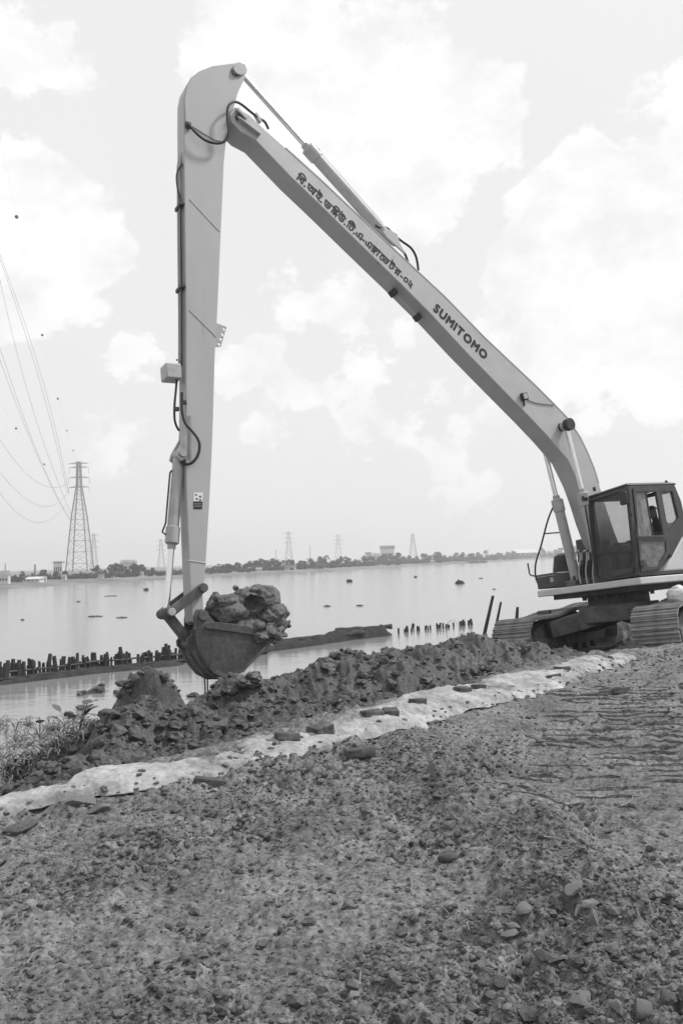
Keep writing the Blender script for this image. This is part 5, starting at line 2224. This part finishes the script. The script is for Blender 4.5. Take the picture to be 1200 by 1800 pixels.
def mud_bar(name, pts, wd, hts, lab, seed):
    P_ = [water_at(*p) for p in pts]
    n_ = 90
    cum = np.concatenate([[0], np.cumsum([(P_[i_ + 1] - P_[i_]).length for i_ in range(len(P_) - 1)])])
    s_ = np.linspace(0, cum[-1], n_)
    cx = np.interp(s_, cum, [p_.x for p_ in P_])
    cy = np.interp(s_, cum, [p_.y for p_ in P_])
    hh = np.interp(s_, cum, hts)
    m_ = 11
    V = []
    for q, w_ in enumerate(np.linspace(-1, 1, m_)):
        X_, Y_ = cx, cy + w_ * wd
        Z_ = WATER_Z - 0.06 + (hh + 0.06) * (1 - abs(w_) ** 3) * (1 + 0.7 * fbm(X_, Y_, 0.5, 4, seed, .7)) * np.minimum(1, np.minimum(s_, cum[-1] - s_) * 1.5)
        V.append(np.stack([X_, Y_, Z_], 1))
    V = np.vstack(V)
    i_ = np.arange(m_ - 1)[:, None] * n_
    j_ = np.arange(n_ - 1)[None, :]
    F_ = np.stack([i_ + j_, i_ + j_ + 1, i_ + n_ + j_ + 1, i_ + n_ + j_], -1).reshape(-1, 4)
    o_ = array_mesh(name, V, F_, M_BAR)
    tag(o_, lab, 'mud bank')
    return o_


mud_bar('mud_bar', [(-90, 1213), (0, 1203), (165, 1183), (330, 1167)], 0.45, [.12, .12, .14, .14], 'low dark bar of mud along the foot of the left breakwater', 700)
mud_bar('mud_bar', [(330, 1160), (420, 1152), (480, 1143), (560, 1132), (620, 1123), (692, 1115)], 0.6, [.25, .3, .28, .3, .45, .4], 'narrow dark mud bar running out behind the bucket to the right', 720)
for k, (pa_, pb_, rr, lab) in enumerate((((480, 1138), (640, 1117), .12, 'long dark log lying on the mud bar right of the bucket'), ((590, 1117), (688, 1107), .14, 'thick log at the right end of the mud bar'))):
    a_, b_ = water_at(*pa_) + Vector((0, -.2, .22)), water_at(pb_[0], pb_[1] + 5) + Vector((0, -.2, .30))
    mbx = MB()
    mbx.tube([a_.lerp(b_, q / 12) + Vector((0, 0, random.uniform(-.03, .03))) for q in range(13)], [rr * random.uniform(.7, 1.1) for _ in range(13)], 8)
    tag(mbx.build('log', M_WOOD), lab, 'log')
# single poles
for (x0, y0, x1, y1, dist, rr, lab) in ((855, 1096, 866, 1047, 21, .045, 'leaning pole nearest the handrail, tallest of three by the far track'), (873, 1092, 880, 1058, 21.5, .035, 'thin leaning pole, middle of three by the far track'),
                                         (908, 1082, 909, 1067, 22, .045, 'short upright pole peeping over the far track'), (724, 1112, 726, 1096, 43, .09, 'single upright pole in the sparse row of stakes'), (815, 1102, 815, 1092, 44, .09, 'single short pole at the right end of the stakes')):
    a_, b_ = depth_at(x0, y0, dist), depth_at(x1, y1, dist)
    d_ = b_ - a_
    mbx = MB()
    mbx.tube([a_ - d_ * (0.8 if dist < 30 else .5), a_, b_], [rr, rr, rr * .8], 8)
    tag(mbx.build('pole', M_WOOD), lab, 'pole')
# thin hoop standing at the water's edge
c_ = depth_at(795, 1110, 20.0)
mbx = MB()
mbx.tube([c_ + Vector((math.cos(q / 24 * 6.2832) * 0.155, 0, math.sin(q / 24 * 6.2832) * 0.27)) for q in range(25)], 0.007, 6, cap=False)
tag(mbx.build('hoop', M_CYL), 'thin oval hoop standing at the water edge beyond the mud mound', 'hoop')


# ------------------------------------------------------------------ floating clumps
def float_clump(px, py, wpx, hpx, lab, seed):
    p_ = water_at(px, py)
    sc_m = p_.y / FPX
    w_, h_ = wpx * sc_m * 0.75, max(hpx * sc_m * 0.7, 0.06)
    root = empty('floating_weed', loc=p_)
    r_ = random.Random(seed)
    a1 = MB()
    for _ in range(int(30 + wpx * 2)):
        x_ = r_.uniform(-.5, .5)
        q = Vector((x_ * w_, r_.uniform(-.3, .3) * w_ * .6, 0))
        hh_ = h_ * (1 - abs(x_) * 1.3) * r_.uniform(.4, 1.2)
        leaf_card(a1, q, Vector((r_.uniform(-1, 1), r_.uniform(-1, 1), r_.uniform(.2, 1.4))), Vector((0, 0, 1)), max(hh_, .06) * 1.2, max(hh_, .06) * .8)
    a1.build('leaf_cluster', M_LEAF, root)
    a2 = MB()
    a2.tube([(-w_ * .5, 0, .02), (-w_ * .2, .05, .05), (w_ * .2, -.05, .05), (w_ * .5, 0, .02)], [.03, h_ * .2, h_ * .2, .03], 7)
    a2.build('mat', M_WOOD, root)
    tag(root, lab, 'water weed', 'clumps of weed drifting on the river')


FL = [(168, 1084, 34, 4, 'long thin raft of weed drifting left of the arm'), (214, 1086, 24, 3, 'short thin raft of weed just right of the long thin one'), (257, 1038, 10, 8, 'dark tuft of weed floating below the pylons left of the arm'),
      (614, 1023, 12, 9, 'rounded dark clump floating in mid river above the mud bar'), (808, 1026, 22, 9, 'broad dark clump floating in the right of the river'), (730, 1015, 8, 5, 'small clump floating between the rounded and the broad one'),
      (575, 1066, 16, 4, 'thin raft of weed right of the bucket load'), (632, 1065, 16, 4, 'thin raft of weed right of its twin in mid river'), (138, 1058, 10, 3, 'speck of weed far left in the river'), (845, 1017, 10, 3, 'flat speck of weed far right in the river'),
      (195, 1048, 30, 3, 'faint streak of weed in the water under the pylon'), (868, 1036, 8, 3, 'tiny weed speck near the three poles'), (40, 1090, 8, 3, 'tiny weed speck at the left side of the river')]
for k, (px, py, w_, h_, lab) in enumerate(FL):
    float_clump(px, py, w_, h_, lab, 900 + k)

# ------------------------------------------------------------------ far bank: woods, trees, houses


def shore_dist_point(px, off):
    """point on the far land seen at image column px, off metres behind the water's edge"""
    d_ = ray(px, 1000)
    best = None
    P_ = SC + SN * off
    r_ = np.array([d_.x, d_.y]) / d_.y
    f_ = P_[:, 0] - r_[0] * P_[:, 1]
    for i_ in range(len(f_) - 1):
        if f_[i_] * f_[i_ + 1] <= 0 and P_[i_, 1] > 0:
            k_ = f_[i_] / (f_[i_] - f_[i_ + 1] + 1e-12)
            q = P_[i_] + (P_[i_ + 1] - P_[i_]) * k_
            if best is None or q[1] < best[1]:
                best = q
    if best is None:
        best = np.array([r_[0] * 700, 700.0])
    z_ = float(far_height(np.array([off * 1.0]), np.array([best[0]]), np.array([best[1]]))[0])
    return Vector((best[0], best[1], z_))


def leaf_cloud(n, lobes, size, seed):
    """crown of small leaf-clump faces spread through overlapping lobes"""
    r_ = np.random.RandomState(seed)
    L_ = np.array(lobes)
    k_ = r_.choice(len(L_), n, p=(L_[:, 3] ** 2) / np.sum(L_[:, 3] ** 2))
    d_ = r_.normal(size=(n, 3))
    d_ /= np.linalg.norm(d_, axis=1)[:, None]
    rr = L_[k_, 3] * r_.uniform(.35, 1.0, n) ** .5
    c_ = L_[k_, :3] + d_ * rr[:, None] * np.array([1, 1, .8])
    R_ = rand_rot(n, r_)
    s_ = size * r_.uniform(.6, 1.4, n)
    q = np.array([[-1, -.6, 0], [.9, -.8, 0], [1.1, .7, 0], [-.7, .9, 0]]) * 0.5
    V = np.einsum('nij,mj->nmi', R_, q) * s_[:, None, None] + c_[:, None, :]
    F_ = np.arange(n * 4).reshape(-1, 4)
    return V.reshape(-1, 3), F_


def tree_proto(kind, seed):
    r_ = random.Random(seed)
    root = empty('tree')
    if kind == 'palm':
        mbx = MB()
        mbx.tube([(0, 0, -.3), (.1, 0, 2.5), (.05, .05, 5.2)], [.16, .12, .10], 7)
        mbx.build('trunk', M_BARK, root)
        mc = MB()
        for k_ in range(16):
            an_ = k_ * 2.4
            el_ = r_.uniform(-.2, .9)
            d_ = Vector((math.cos(an_), math.sin(an_), 0))
            p_ = Vector((.05, .05, 5.2))
            pts_ = [p_ + d_ * (q * .45) + Vector((0, 0, el_ * q * .45 - .10 * q * q)) for q in range(6)]
            sd_ = d_.cross(Vector((0, 0, 1)))
            vs_, fs_ = [], []
            for q, pt_ in enumerate(pts_):
                w_ = .28 * (1 - abs(q - 2) / 4)
                vs_ += [pt_ - sd_ * w_ - Vector((0, 0, w_ * .6)), pt_, pt_ + sd_ * w_ - Vector((0, 0, w_ * .6))]
            for q in range(5):
                fs_ += [(q * 3, q * 3 + 1, q * 3 + 4, q * 3 + 3), (q * 3 + 1, q * 3 + 2, q * 3 + 5, q * 3 + 4)]
            mc.add(vs_, fs_)
        mc.build('crown', M_TREE, root)
        return root
    h_ = {'round': 5.2, 'broad': 4.2, 'tall': 6.6, 'bush': 2.6}[kind]
    mbx = MB()
    mbx.tube([(0, 0, -.4), (.05, 0, h_ * .3), (-.05, .05, h_ * .6)], [.22, .17, .10], 7)
    for k_ in range(4):
        an_ = k_ * 1.6 + r_.random()
        mbx.tube([(0, 0, h_ * .35), (math.cos(an_) * h_ * .15, math.sin(an_) * h_ * .15, h_ * .55), (math.cos(an_) * h_ * .25, math.sin(an_) * h_ * .25, h_ * .7)], [.10, .07, .03], 5)
    mbx.build('trunk', M_BARK, root)
    lobes = []
    wd_ = {'round': .26, 'broad': .40, 'tall': .17, 'bush': .42}[kind] * h_
    for k_ in range(9):
        an_ = r_.uniform(0, 6.28)
        q = r_.uniform(0, 1)
        lobes.append((math.cos(an_) * wd_ * q, math.sin(an_) * wd_ * q, h_ * r_.uniform(.38, .86), h_ * r_.uniform(.10, .2)))
    lobes.append((0, 0, h_ * .85, h_ * .13))
    V, F_ = leaf_cloud(520, lobes, h_ * .075, seed)
    o_ = array_mesh('crown', V, F_, M_TREE, smooth=False)
    o_.parent = root
    return root


protos = [tree_proto(k_, 1000 + i_) for i_, k_ in enumerate(('round', 'broad', 'tall', 'bush', 'round', 'broad', 'palm', 'bush'))]
used = set()


def place_tree(kind, px, off, hpx, lab, grp):
    """hpx: height in the photograph"""
    p_ = shore_dist_point(px, off)
    base_h = [5.2, 4.2, 6.6, 2.6, 5.2, 4.2, 5.9, 2.6][kind]
    s_ = hpx * p_.y / FPX / base_h
    if kind not in used:
        o_ = protos[kind]
        used.add(kind)
    else:
        o_ = copy_tree(protos[kind])
    o_.location = p_
    o_.rotation_euler = (0, 0, random.uniform(0, 6.28))
    o_.scale = (s_ * random.uniform(.9, 1.3), s_ * random.uniform(.9, 1.3), s_)
    tag(o_, lab, 'tree', grp)


sections = [(-60, 118, 13, 'tree in the far bank row left of the tall pylon', 22), (165, 272, 12, 'tree in the far bank row between the tall pylon and the arm', 22),
            (370, 520, 20, 'tree in the far bank row just right of the arm', 20), (520, 700, 24, 'tree in the far bank row above the middle of the river', 20),
            (700, 860, 20, 'tree in the far bank row above the right of the river', 17), (860, 985, 18, 'tree in the far bank row next to the handrail', 18), (985, 1260, 14, 'tree in the far bank row behind the machine', 18)]
rt = random.Random(77)
for x0, x1, n_, lab, hp_ in sections:
    for k in range(n_):
        px = x0 + (x1 - x0) * (k + rt.uniform(.1, .9)) / n_
        kind = rt.choice((0, 1, 2, 3, 4, 5, 5, 7, 6))
        hpx = hp_ * rt.uniform(.5, 1.05) * (0.8 if kind in (3, 7) else 1.0)
        look = ('round-crowned', 'broad spreading', 'tall slender', 'low bushy', 'loose round-crowned', 'wide flat-topped', 'feathery palm-like', 'squat dense')[kind]
        place_tree(kind, px, rt.uniform(14, 45), hpx, look + ' ' + lab, 'trees along the far bank')
for o in protos:
    if protos.index(o) not in used:
        for ch in list(o.children):
            bpy.data.objects.remove(ch)
        bpy.data.objects.remove(o)
# continuous scrub between the trees
V_, F_, off_ = [], [], 0
rs = np.random.RandomState(41)
for px in np.linspace(-120, 1320, 520):
    for rep in range(2):
        o_ = rs.uniform(9, 48)
        p = shore_dist_point(px + rs.uniform(-2, 2), o_)
        sc_ = p.y / FPX
        h_ = rs.uniform(4, 12) * sc_ * (1.0 if px < 900 else .9)
        w_ = rs.uniform(5, 11) * sc_
        v, f = leaf_cloud(46, [(p.x, p.y, p.z + h_ * .35, h_ * .5), (p.x + w_ * .3, p.y, p.z + h_ * .2, h_ * .35), (p.x - w_ * .4, p.y, p.z + h_ * .25, h_ * .4), (p.x, p.y, p.z, w_ * .45)], 2.4 * sc_, rs.randint(1 << 30))
        V_.append(v)
        F_.append(f + off_)
        off_ += len(v)
tag(array_mesh('scrub', np.vstack(V_), np.vstack(F_), M_TREE, smooth=False), 'continuous dark scrub growing along the far bank', 'scrub', kind='stuff')


def house(px, off, wpx, hpx, roof_h, lab, wall=None, roofm=None, nwin=3, flat=False):
    p_ = shore_dist_point(px, off)
    sc_ = p_.y / FPX
    w_, h_ = wpx * sc_, hpx * sc_
    d_ = w_ * .6
    root = empty('house', loc=p_)
    root.rotation_euler = (0, 0, rad(random.uniform(-12, 12)))
    mbx = MB()
    mbx.box((0, 0, h_ / 2 - .3), (w_, d_, h_ + .6))
    mbx.build('wall', wall or M_HOUSE, root)
    mbx = MB()
    rh = roof_h * sc_
    e_ = .06 * w_
    if flat:
        mbx.box((0, 0, h_ + .12 + rh / 2), (w_ + e_, d_ + e_, .2 + rh))
    else:
        mbx.add([(-w_ / 2 - e_, -d_ / 2 - e_, h_), (w_ / 2 + e_, -d_ / 2 - e_, h_), (w_ / 2 + e_, d_ / 2 + e_, h_), (-w_ / 2 - e_, d_ / 2 + e_, h_), (-w_ / 2 - e_, 0, h_ + rh), (w_ / 2 + e_, 0, h_ + rh)],
                [(0, 1, 5, 4), (2, 3, 4, 5), (1, 2, 5), (3, 0, 4), (3, 2, 1, 0)])
    mbx.build('roof', roofm or M_ROOF, root)
    for k_ in range(nwin):
        mbx = MB()
        ww = w_ / (nwin * 2 + 1)
        mbx.box((-w_ / 2 + ww * (1.5 + 2 * k_), -d_ / 2 - .01, h_ * .52), (ww, .06, h_ * .36))
        mbx.build('window' if k_ != 1 else 'door', M_DARK, root)
    tag(root, lab, 'house', 'houses on the far bank')


house(8, 9, 18, 14, 9, 'pale two-storey house at the left frame edge on the far bank', nwin=3)
house(62, 8, 26, 5, 4, 'long low hut with pale roof left of the pylon', roofm=M_HOUSE)
house(78, 8, 8, 6, 3, 'tiny white hut beside the long low one')
house(113, 9, 8, 6, 3, 'small white hut at the foot of the tall pylon')
house(178, 8, 10, 5, 2, 'white flat hut right of the tall pylon', flat=True)
house(250, 9, 5, 6, 3, 'narrow white hut close left of the arm')
house(104, 60, 16, 22, 2, 'faint block building behind trees by the tall pylon', flat=True, nwin=4)
house(225, 50, 22, 20, 5, 'grey building above the trees left of the arm', nwin=3)
house(510, 12, 18, 4, 3, 'low white shed on the shore right of the bucket', flat=True)
house(455, 12, 10, 4, 3, 'small pale hut on the shore above the bucket load')
house(660, 40, 14, 14, 5, 'grey house left of the big block on the far bank', nwin=2)
house(682, 70, 24, 24, 5, 'large hazy block rising above the trees in the middle', nwin=4, flat=True)
house(648, 45, 10, 18, 2, 'narrow grey building in front of the large hazy block', nwin=1, flat=True)
house(925, 30, 42, 9, 6, 'long pale-roofed shed near the handrail on the far bank', roofm=M_HOUSE, nwin=5)
house(965, 20, 14, 7, 4, 'small pale house right of the long shed', nwin=2)
house(760, 10, 6, 4, 2, 'tiny white hut on the shore above the broad weed clump')
# branching snag at the water's edge on the right
sn = shore_dist_point(832, 1.0)
root = empty('driftwood_snag', loc=sn)
s_ = sn.y / FPX
mbx = MB()
mbx.tube([(-40 * s_, 0, 0), (-10 * s_, 0, 1 * s_), (24 * s_, 0, 1.5 * s_)], [.5 * s_, 2 * s_, 1.5 * s_], 7)
mbx.build('trunk', M_WOOD, root)
for k in range(9):
    mbx = MB()
    x0 = rt.uniform(-12, 20) * s_
    mbx.tube([(x0, 0, 0), (x0 + rt.uniform(-4, 4) * s_, 0, 7 * s_), (x0 + rt.uniform(-10, 10) * s_, rt.uniform(-3, 3) * s_, rt.uniform(9, 17) * s_)], [1.0 * s_, .7 * s_, .3 * s_], 5)
    mbx.build('branch', M_WOOD, root)
tag(root, 'dark bare snag with branches stranded on the far shore at right', 'driftwood')


# ------------------------------------------------------------------ pylons and wires
def lattice_tower(px_base, px_top, y_base, y_top, dist, levels, arms, lab, leg_w, brace_w, detail=True):
    """levels: (fraction of height, half width in photo px); arms: (fraction, half length px)"""
    b_, t_ = depth_at(px_base, y_base, dist), depth_at(px_top, y_top, dist)
    H_ = t_.z - b_.z
    sc_ = dist / FPX
    root = empty('power_pylon', loc=(b_.x, b_.y, b_.z - 6 * sc_))
    H_ += 6 * sc_
    lv = [(f_, w_ * sc_) for f_, w_ in levels]

    def hw(f_):
        return float(np.interp(f_, [q[0] for q in lv], [q[1] for q in lv]))
    for sx_ in (1, -1):
        for sy_ in (1, -1):
            mbx = MB()
            fs_ = [q[0] for q in lv]
            mbx.tube([(sx_ * hw(f_), sy_ * hw(f_), f_ * H_) for f_ in fs_], leg_w, 4, smooth=False)
            mbx.build('leg', M_GALV, root)
    n_ = 12 if detail else 7
    fr = [1 - (1 - q / n_) ** 1.25 for q in range(n_ + 1)]
    for f0, f1 in zip(fr[:-1], fr[1:]):
        mbx = MB()
        c0, c1 = hw(f0), hw(f1)
        for (ax, ay, bx_, by_) in ((-1, -1, 1, -1), (1, -1, 1, 1), (1, 1, -1, 1), (-1, 1, -1, -1)):
            mbx.cyl((ax * c0, ay * c0, f0 * H_), (bx_ * c1, by_ * c1, f1 * H_), brace_w, 4)
            mbx.cyl((bx_ * c0, by_ * c0, f0 * H_), (ax * c1, ay * c1, f1 * H_), brace_w, 4)
            mbx.cyl((ax * c1, ay * c1, f1 * H_), (bx_ * c1, by_ * c1, f1 * H_), brace_w * 1.2, 4)
        mbx.build('bracing', M_GALV, root)
    tips = []
    for f_, ln in arms:
        w_ = hw(f_)
        mbx = MB()
        l_ = ln * sc_
        for sy_ in (1, -1):
            mbx.tube([(-l_, 0, f_ * H_), (-w_, sy_ * w_, f_ * H_), (w_, sy_ * w_, f_ * H_), (l_, 0, f_ * H_)], brace_w * 1.3, 4)
            mbx.tube([(-l_, 0, f_ * H_), (-w_, sy_ * w_, f_ * H_ + 2.2 * sc_), (w_, sy_ * w_, f_ * H_ + 2.2 * sc_), (l_, 0, f_ * H_)], brace_w, 4)
        mbx.build('cross_arm', M_GALV, root)
        for sx_ in (-1, 1):
            tips.append(Vector((sx_ * l_, 0, f_ * H_)) + root.location)
            if detail and f_ < .96:
                mbx = MB()
                mbx.tube([(sx_ * l_, 0, f_ * H_), (sx_ * l_, 0, f_ * H_ - 11 * sc_)], .10, 5)
                mbx.build('insulator', M_GALV, root)
    tag(root, lab, 'pylon', 'power pylons on the far bank')
    return tips


TIPS = lattice_tower(141, 137, 1005, 812, 450, [(0, 19.5), (.52, 10.5), (.76, 4.4), (.8, 3.6), (1, 2.6)], [(.985, 18), (.95, 17), (.86, 18.5), (.775, 18)], 'tallest lattice power pylon on the far bank at the left', .36, .08)
for (pb, pt, yb, yt, dist, lab) in ((166, 163, 1003, 938, 900, 'faint hazy pylon just right of the tallest one'), (284, 282, 998, 948, 950, 'faint pylon seen beside the bucket cylinder'), (508, 508, 985, 935, 900, 'thin pylon right of the arm above mid river'),
                                    (595, 594, 982, 940, 1000, 'thin pylon second right of the arm'), (726, 726, 974, 938, 900, 'darkest thin mast-like pylon above the right of the river')):
    lattice_tower(pb, pt, yb, yt, dist, [(0, 6.5), (.6, 3.2), (1, 1.4)], [(.95, 9), (.8, 10), (.65, 9)] if pb != 726 else [(.9, 4), (.7, 4.5)], lab, .24, .09, False)
for (px, yb, yt, dist, lab) in ((485, 990, 966, 600, 'thin bare pole above the trees right of the arm'), (545, 988, 958, 600, 'tall bare pole between two thin pylons'), (62, 1010, 992, 350, 'short chimney-like post left of the tallest pylon'),
                                (10, 1012, 990, 350, 'thin post at the left frame edge'), (240, 1002, 985, 400, 'thin mast above the grey building left of the arm')):
    a_, b_ = depth_at(px, yb + 8, dist), depth_at(px, yt, dist)
    mbx = MB()
    mbx.tube([a_, b_], [.5, .35] if px == 62 else [.28, .18], 6)
    tag(mbx.build('mast', M_GALV), lab, 'mast', 'masts on the far bank')


def wire(name, pts, lab, r_=0.035, marks=(), extend=.35):
    """parabola through three (px, py, distance) points, carried on past the last"""
    P_ = [p if isinstance(p, Vector) else depth_at(*p) for p in pts]
    tm = (P_[0].y - P_[1].y) / (P_[0].y - P_[2].y)
    path = []
    for q in range(61):
        t_ = q / 60 * (1 + extend)
        l0 = (t_ - tm) * (t_ - 1) / tm
        l1 = t_ * (t_ - 1) / (tm * (tm - 1))
        l2 = t_ * (t_ - tm) / (1 - tm)
        path.append(P_[0] * l0 + P_[1] * l1 + P_[2] * l2)
    mbx = MB()
    mbx.tube(path, [max(.006, r_ * p_.y / 450) if p_.y > 0 else .006 for p_ in path], 4)
    o_ = mbx.build(name, M_WIRE)
    tag(o_, lab, 'cable', 'cables strung from the tallest pylon')
    for (px, py, rr) in marks:
        best = min(path, key=lambda p_: (600 + FPX * (p_.x / max(p_.y, 1)) - px) ** 2 + 0 * py)
        # nearest path point in the picture
        def pr(p_):
            q_ = CAMROT.transposed() @ (p_ - EYE)
            return (600 - FPX * q_.x / q_.z, 900 + FPX * q_.y / q_.z)
        best = min(path[:-10], key=lambda p_: (pr(p_)[0] - px) ** 2 + (pr(p_)[1] - py) ** 2)
        v0, f0 = ico(2)
        s_ = rr * best.y / FPX
        me_ = bpy.data.meshes.new('marker_ball')
        me_.from_pydata((v0 * s_).tolist(), [], f0.tolist())
        me_.materials.append(M_BLACK)
        b_ = bpy.data.objects.new('marker_ball', me_)
        COL.objects.link(b_)
        b_.parent = o_
        b_.location = best
    return o_


W_ = [([(119, 868, 448), (66, 655, 262), (2, 460, 165)], 'steep cable, leftmost of the upper pair running to the tall pylon', ()),
      ([(121, 866, 448), (73, 660, 262), (9, 470, 165)], 'steep cable, rightmost of the upper pair running to the tall pylon', ()),
      ([(126, 905, 446), (60, 725, 275), (0, 490, 160)], 'steep cable just below the upper pair', ()),
      ([(124, 912, 446), (64, 790, 280), (0, 610, 185)], 'middle steep cable coming in from the left edge', ()),
      ([(122, 914, 446), (58, 782, 280), (-4, 620, 185)], 'twin of the middle steep cable, to its left', ()),
      ([(117, 852, 450), (58, 842, 290), (0, 772, 200)], 'sagging cable, topmost of the three slack ones', ()),
      ([(117, 870, 450), (62, 886, 290), (0, 830, 200)], 'sagging cable, middle of the three slack ones', ()),
      ([(117, 885, 450), (58, 917, 290), (0, 866, 200)], 'sagging cable, lowest of the three slack ones', ())]
for pts, lab, mk in W_:
    wire('power_cable', pts, lab, .085, mk)
wire('earth_wire', [(137, 814, 450), (88, 645, 270), (6, 265, 150)], 'thin earth wire with dark marker balls rising past the upper left cloud', .012, ((29, 372, 3.4), (77, 595, 2.3), (102, 700, 2.1), (119, 757, 1.5), (130, 792, 1.3)))
wire('earth_wire', [(135, 822, 450), (77, 815, 290), (10, 722, 200)], 'thin slack wire with dark marker balls low at the left', .012, ((30, 752, 2.0), (77, 815, 1.8)))

# tracks hang from the machine itself, pieces of the door, windshield and roof from the cab: thing > part > sub-part
um = Matrix.LocRotScale(under.location, under.rotation_euler.to_quaternion(), under.scale)
for ch in list(under.children):
    if ch.name.startswith('track'):
        ml_ = um @ Matrix.Translation(ch.location)
        ch.parent = ex
        ch.matrix_local = ml_
for ch in list(cab.children):
    for g in list(ch.children):
        g.parent = cab

# ------------------------------------------------------------------ operator in the cab
fz = floor_z
PSH = -0.20
J = {'pelvis': (-.06, .97, fz + .46, .15), 'waist': (-.10, .97, fz + .62, .135), 'chest': (-.10, .97, fz + .84, .15), 'neck0': (-.06, .97, fz + 1.0, .07), 'neck': (-.02, .97, fz + 1.06, .055),
     'head': (.02, .97, fz + 1.15, .085), 'crown': (.02, .97, fz + 1.25, .08),
     'shL': (-.08, 1.13, fz + .92, .07), 'elL': (.12, 1.20, fz + .68, .05), 'wrL': (.36, 1.20, fz + .66, .035),
     'shR': (-.08, .81, fz + .92, .07), 'elR': (.12, .72, fz + .68, .05), 'wrR': (.36, .66, fz + .66, .035),
     'hipL': (.0, 1.06, fz + .44, .10), 'knL': (.42, 1.08, fz + .48, .075), 'anL': (.52, 1.07, fz + .10, .05), 'toL': (.68, 1.07, fz + .06, .04),
     'hipR': (.0, .88, fz + .44, .10), 'knR': (.42, .85, fz + .48, .075), 'anR': (.52, .85, fz + .10, .05), 'toR': (.68, .85, fz + .06, .04)}
for sd, ty in (('L', 1.20), ('R', .66)):
    J['pm' + sd] = (.43, ty, fz + .66, .03)
    for k, (dy, ln) in enumerate(((-.03, .05), (-.01, .065), (.012, .06), (.032, .045))):
        J['f%d%s' % (k, sd)] = (.44 + ln, ty + dy, fz + .66, .011)
        J['g%d%s' % (k, sd)] = (.45 + ln, ty + dy, fz + .62, .010)
    J['th' + sd] = (.43, ty + (.05 if sd == 'R' else -.05), fz + .66, .012)
ED = [('pelvis', 'waist'), ('waist', 'chest'), ('chest', 'neck0'), ('neck0', 'neck'), ('neck', 'head'), ('head', 'crown')]
for sd in 'LR':
    ED += [('chest', 'sh' + sd), ('sh' + sd, 'el' + sd), ('el' + sd, 'wr' + sd), ('wr' + sd, 'pm' + sd), ('pm' + sd, 'th' + sd), ('pelvis', 'hip' + sd), ('hip' + sd, 'kn' + sd), ('kn' + sd, 'an' + sd), ('an' + sd, 'to' + sd)]
    for k in range(4):
        ED += [('pm' + sd, 'f%d%s' % (k, sd)), ('f%d%s' % (k, sd), 'g%d%s' % (k, sd))]
keys = list(J)
me = bpy.data.meshes.new('person')
J = {k: (v[0] + PSH, v[1], v[2] + 0.03, v[3]) for k, v in J.items()}
me.from_pydata([J[k][:3] for k in keys], [(keys.index(a_), keys.index(b_)) for a_, b_ in ED], [])
per = bpy.data.objects.new('person', me)
COL.objects.link(per)
per.matrix_world = EX_M
per.modifiers.new('skin', 'SKIN')
if not me.skin_vertices:
    bm = bmesh.new()
    bm.from_mesh(me)
    bm.verts.layers.skin.verify()
    bm.to_mesh(me)
    bm.free()
for i_, k in enumerate(keys):
    sv = me.skin_vertices[0].data[i_]
    sv.radius = (J[k][3], J[k][3])
    sv.use_root = (k == 'pelvis')
ss = per.modifiers.new('subdivision', 'SUBSURF')
ss.levels = ss.render_levels = 2
me.materials.append(M_SHIRT)
tag(per, 'person in dark shirt and cap seated at the controls inside the cab', 'person')
# cap with peak and face features belong to the person
mb = MB()
v0, f0 = ico(3)
fz = fz + 0.03
hc = np.array([.02 + PSH, .97, fz + 1.20])
v = v0 * np.array([.108, .09, .11]) + hc
vv_ = [tuple(p) for p in v]
keepf = [tuple(f) for f in f0 if min(v[i_][2] for i_ in f) > hc[2] + .015]
mb.add(vv_, keepf, True)
mb.prism([(s_ + PSH, z_) for s_, z_ in ((.10, fz + 1.225), (.12, fz + 1.24), (.20, fz + 1.215), (.20, fz + 1.205))], .91, 1.03)
mb.build('cap', M_HAIR, per)
mb = MB()
v = v0 * np.array([.088, .074, .115]) + np.array([.035 + PSH, .97, fz + 1.16])
nose = np.exp(-(((v[:, 1] - .97) / .014) ** 2 + ((v[:, 2] - (fz + 1.155)) / .022) ** 2)) * (v[:, 0] > .08 + PSH)
v[:, 0] += .02 * nose
mb.add([tuple(p) for p in v], [tuple(f) for f in f0], True)
for sy in (-1, 1):
    mb.box((.03 + PSH, .97 + sy * .075, fz + 1.16), (.03, .016, .05))
mb.build('face', M_SKIN, per)

# pale bag resting on the near track
o = lump_object('sack', [((0, 0, 0), (.17, .15, .16), 4, 801, .14, 3.2, [])], M_PLASTIC)
p = EX_M @ (Matrix.Rotation(TRACK_TURN, 3, 'Z') @ Vector((0.95, GA + 0.14, 0.86)))
o.location = p
tag(o, 'pale crumpled sack lying on top of the near track', 'sack')

# ------------------------------------------------------------------ air: thin even haze over the river
hz = MB()
hz.box((0, 1600, 38.5), (5200, 4200, 83))
hzo = hz.build('haze', M_WATER)
hm = bpy.data.materials.new('haze_air')
hm.use_nodes = True
hm.node_tree.nodes.clear()
ho = hm.node_tree.nodes.new('ShaderNodeOutputMaterial')
hv = hm.node_tree.nodes.new('ShaderNodeVolumePrincipled')
hv.inputs['Color'].default_value = (0.95, 0.95, 0.95, 1)
hv.inputs['Density'].default_value = 0.0008
hv.inputs['Anisotropy'].default_value = 0.3
hm.node_tree.links.new(hv.outputs[0], ho.inputs['Volume'])
hzo.data.materials[0] = hm
tag(hzo, 'thin pale haze hanging over the river', 'haze', kind='stuff')
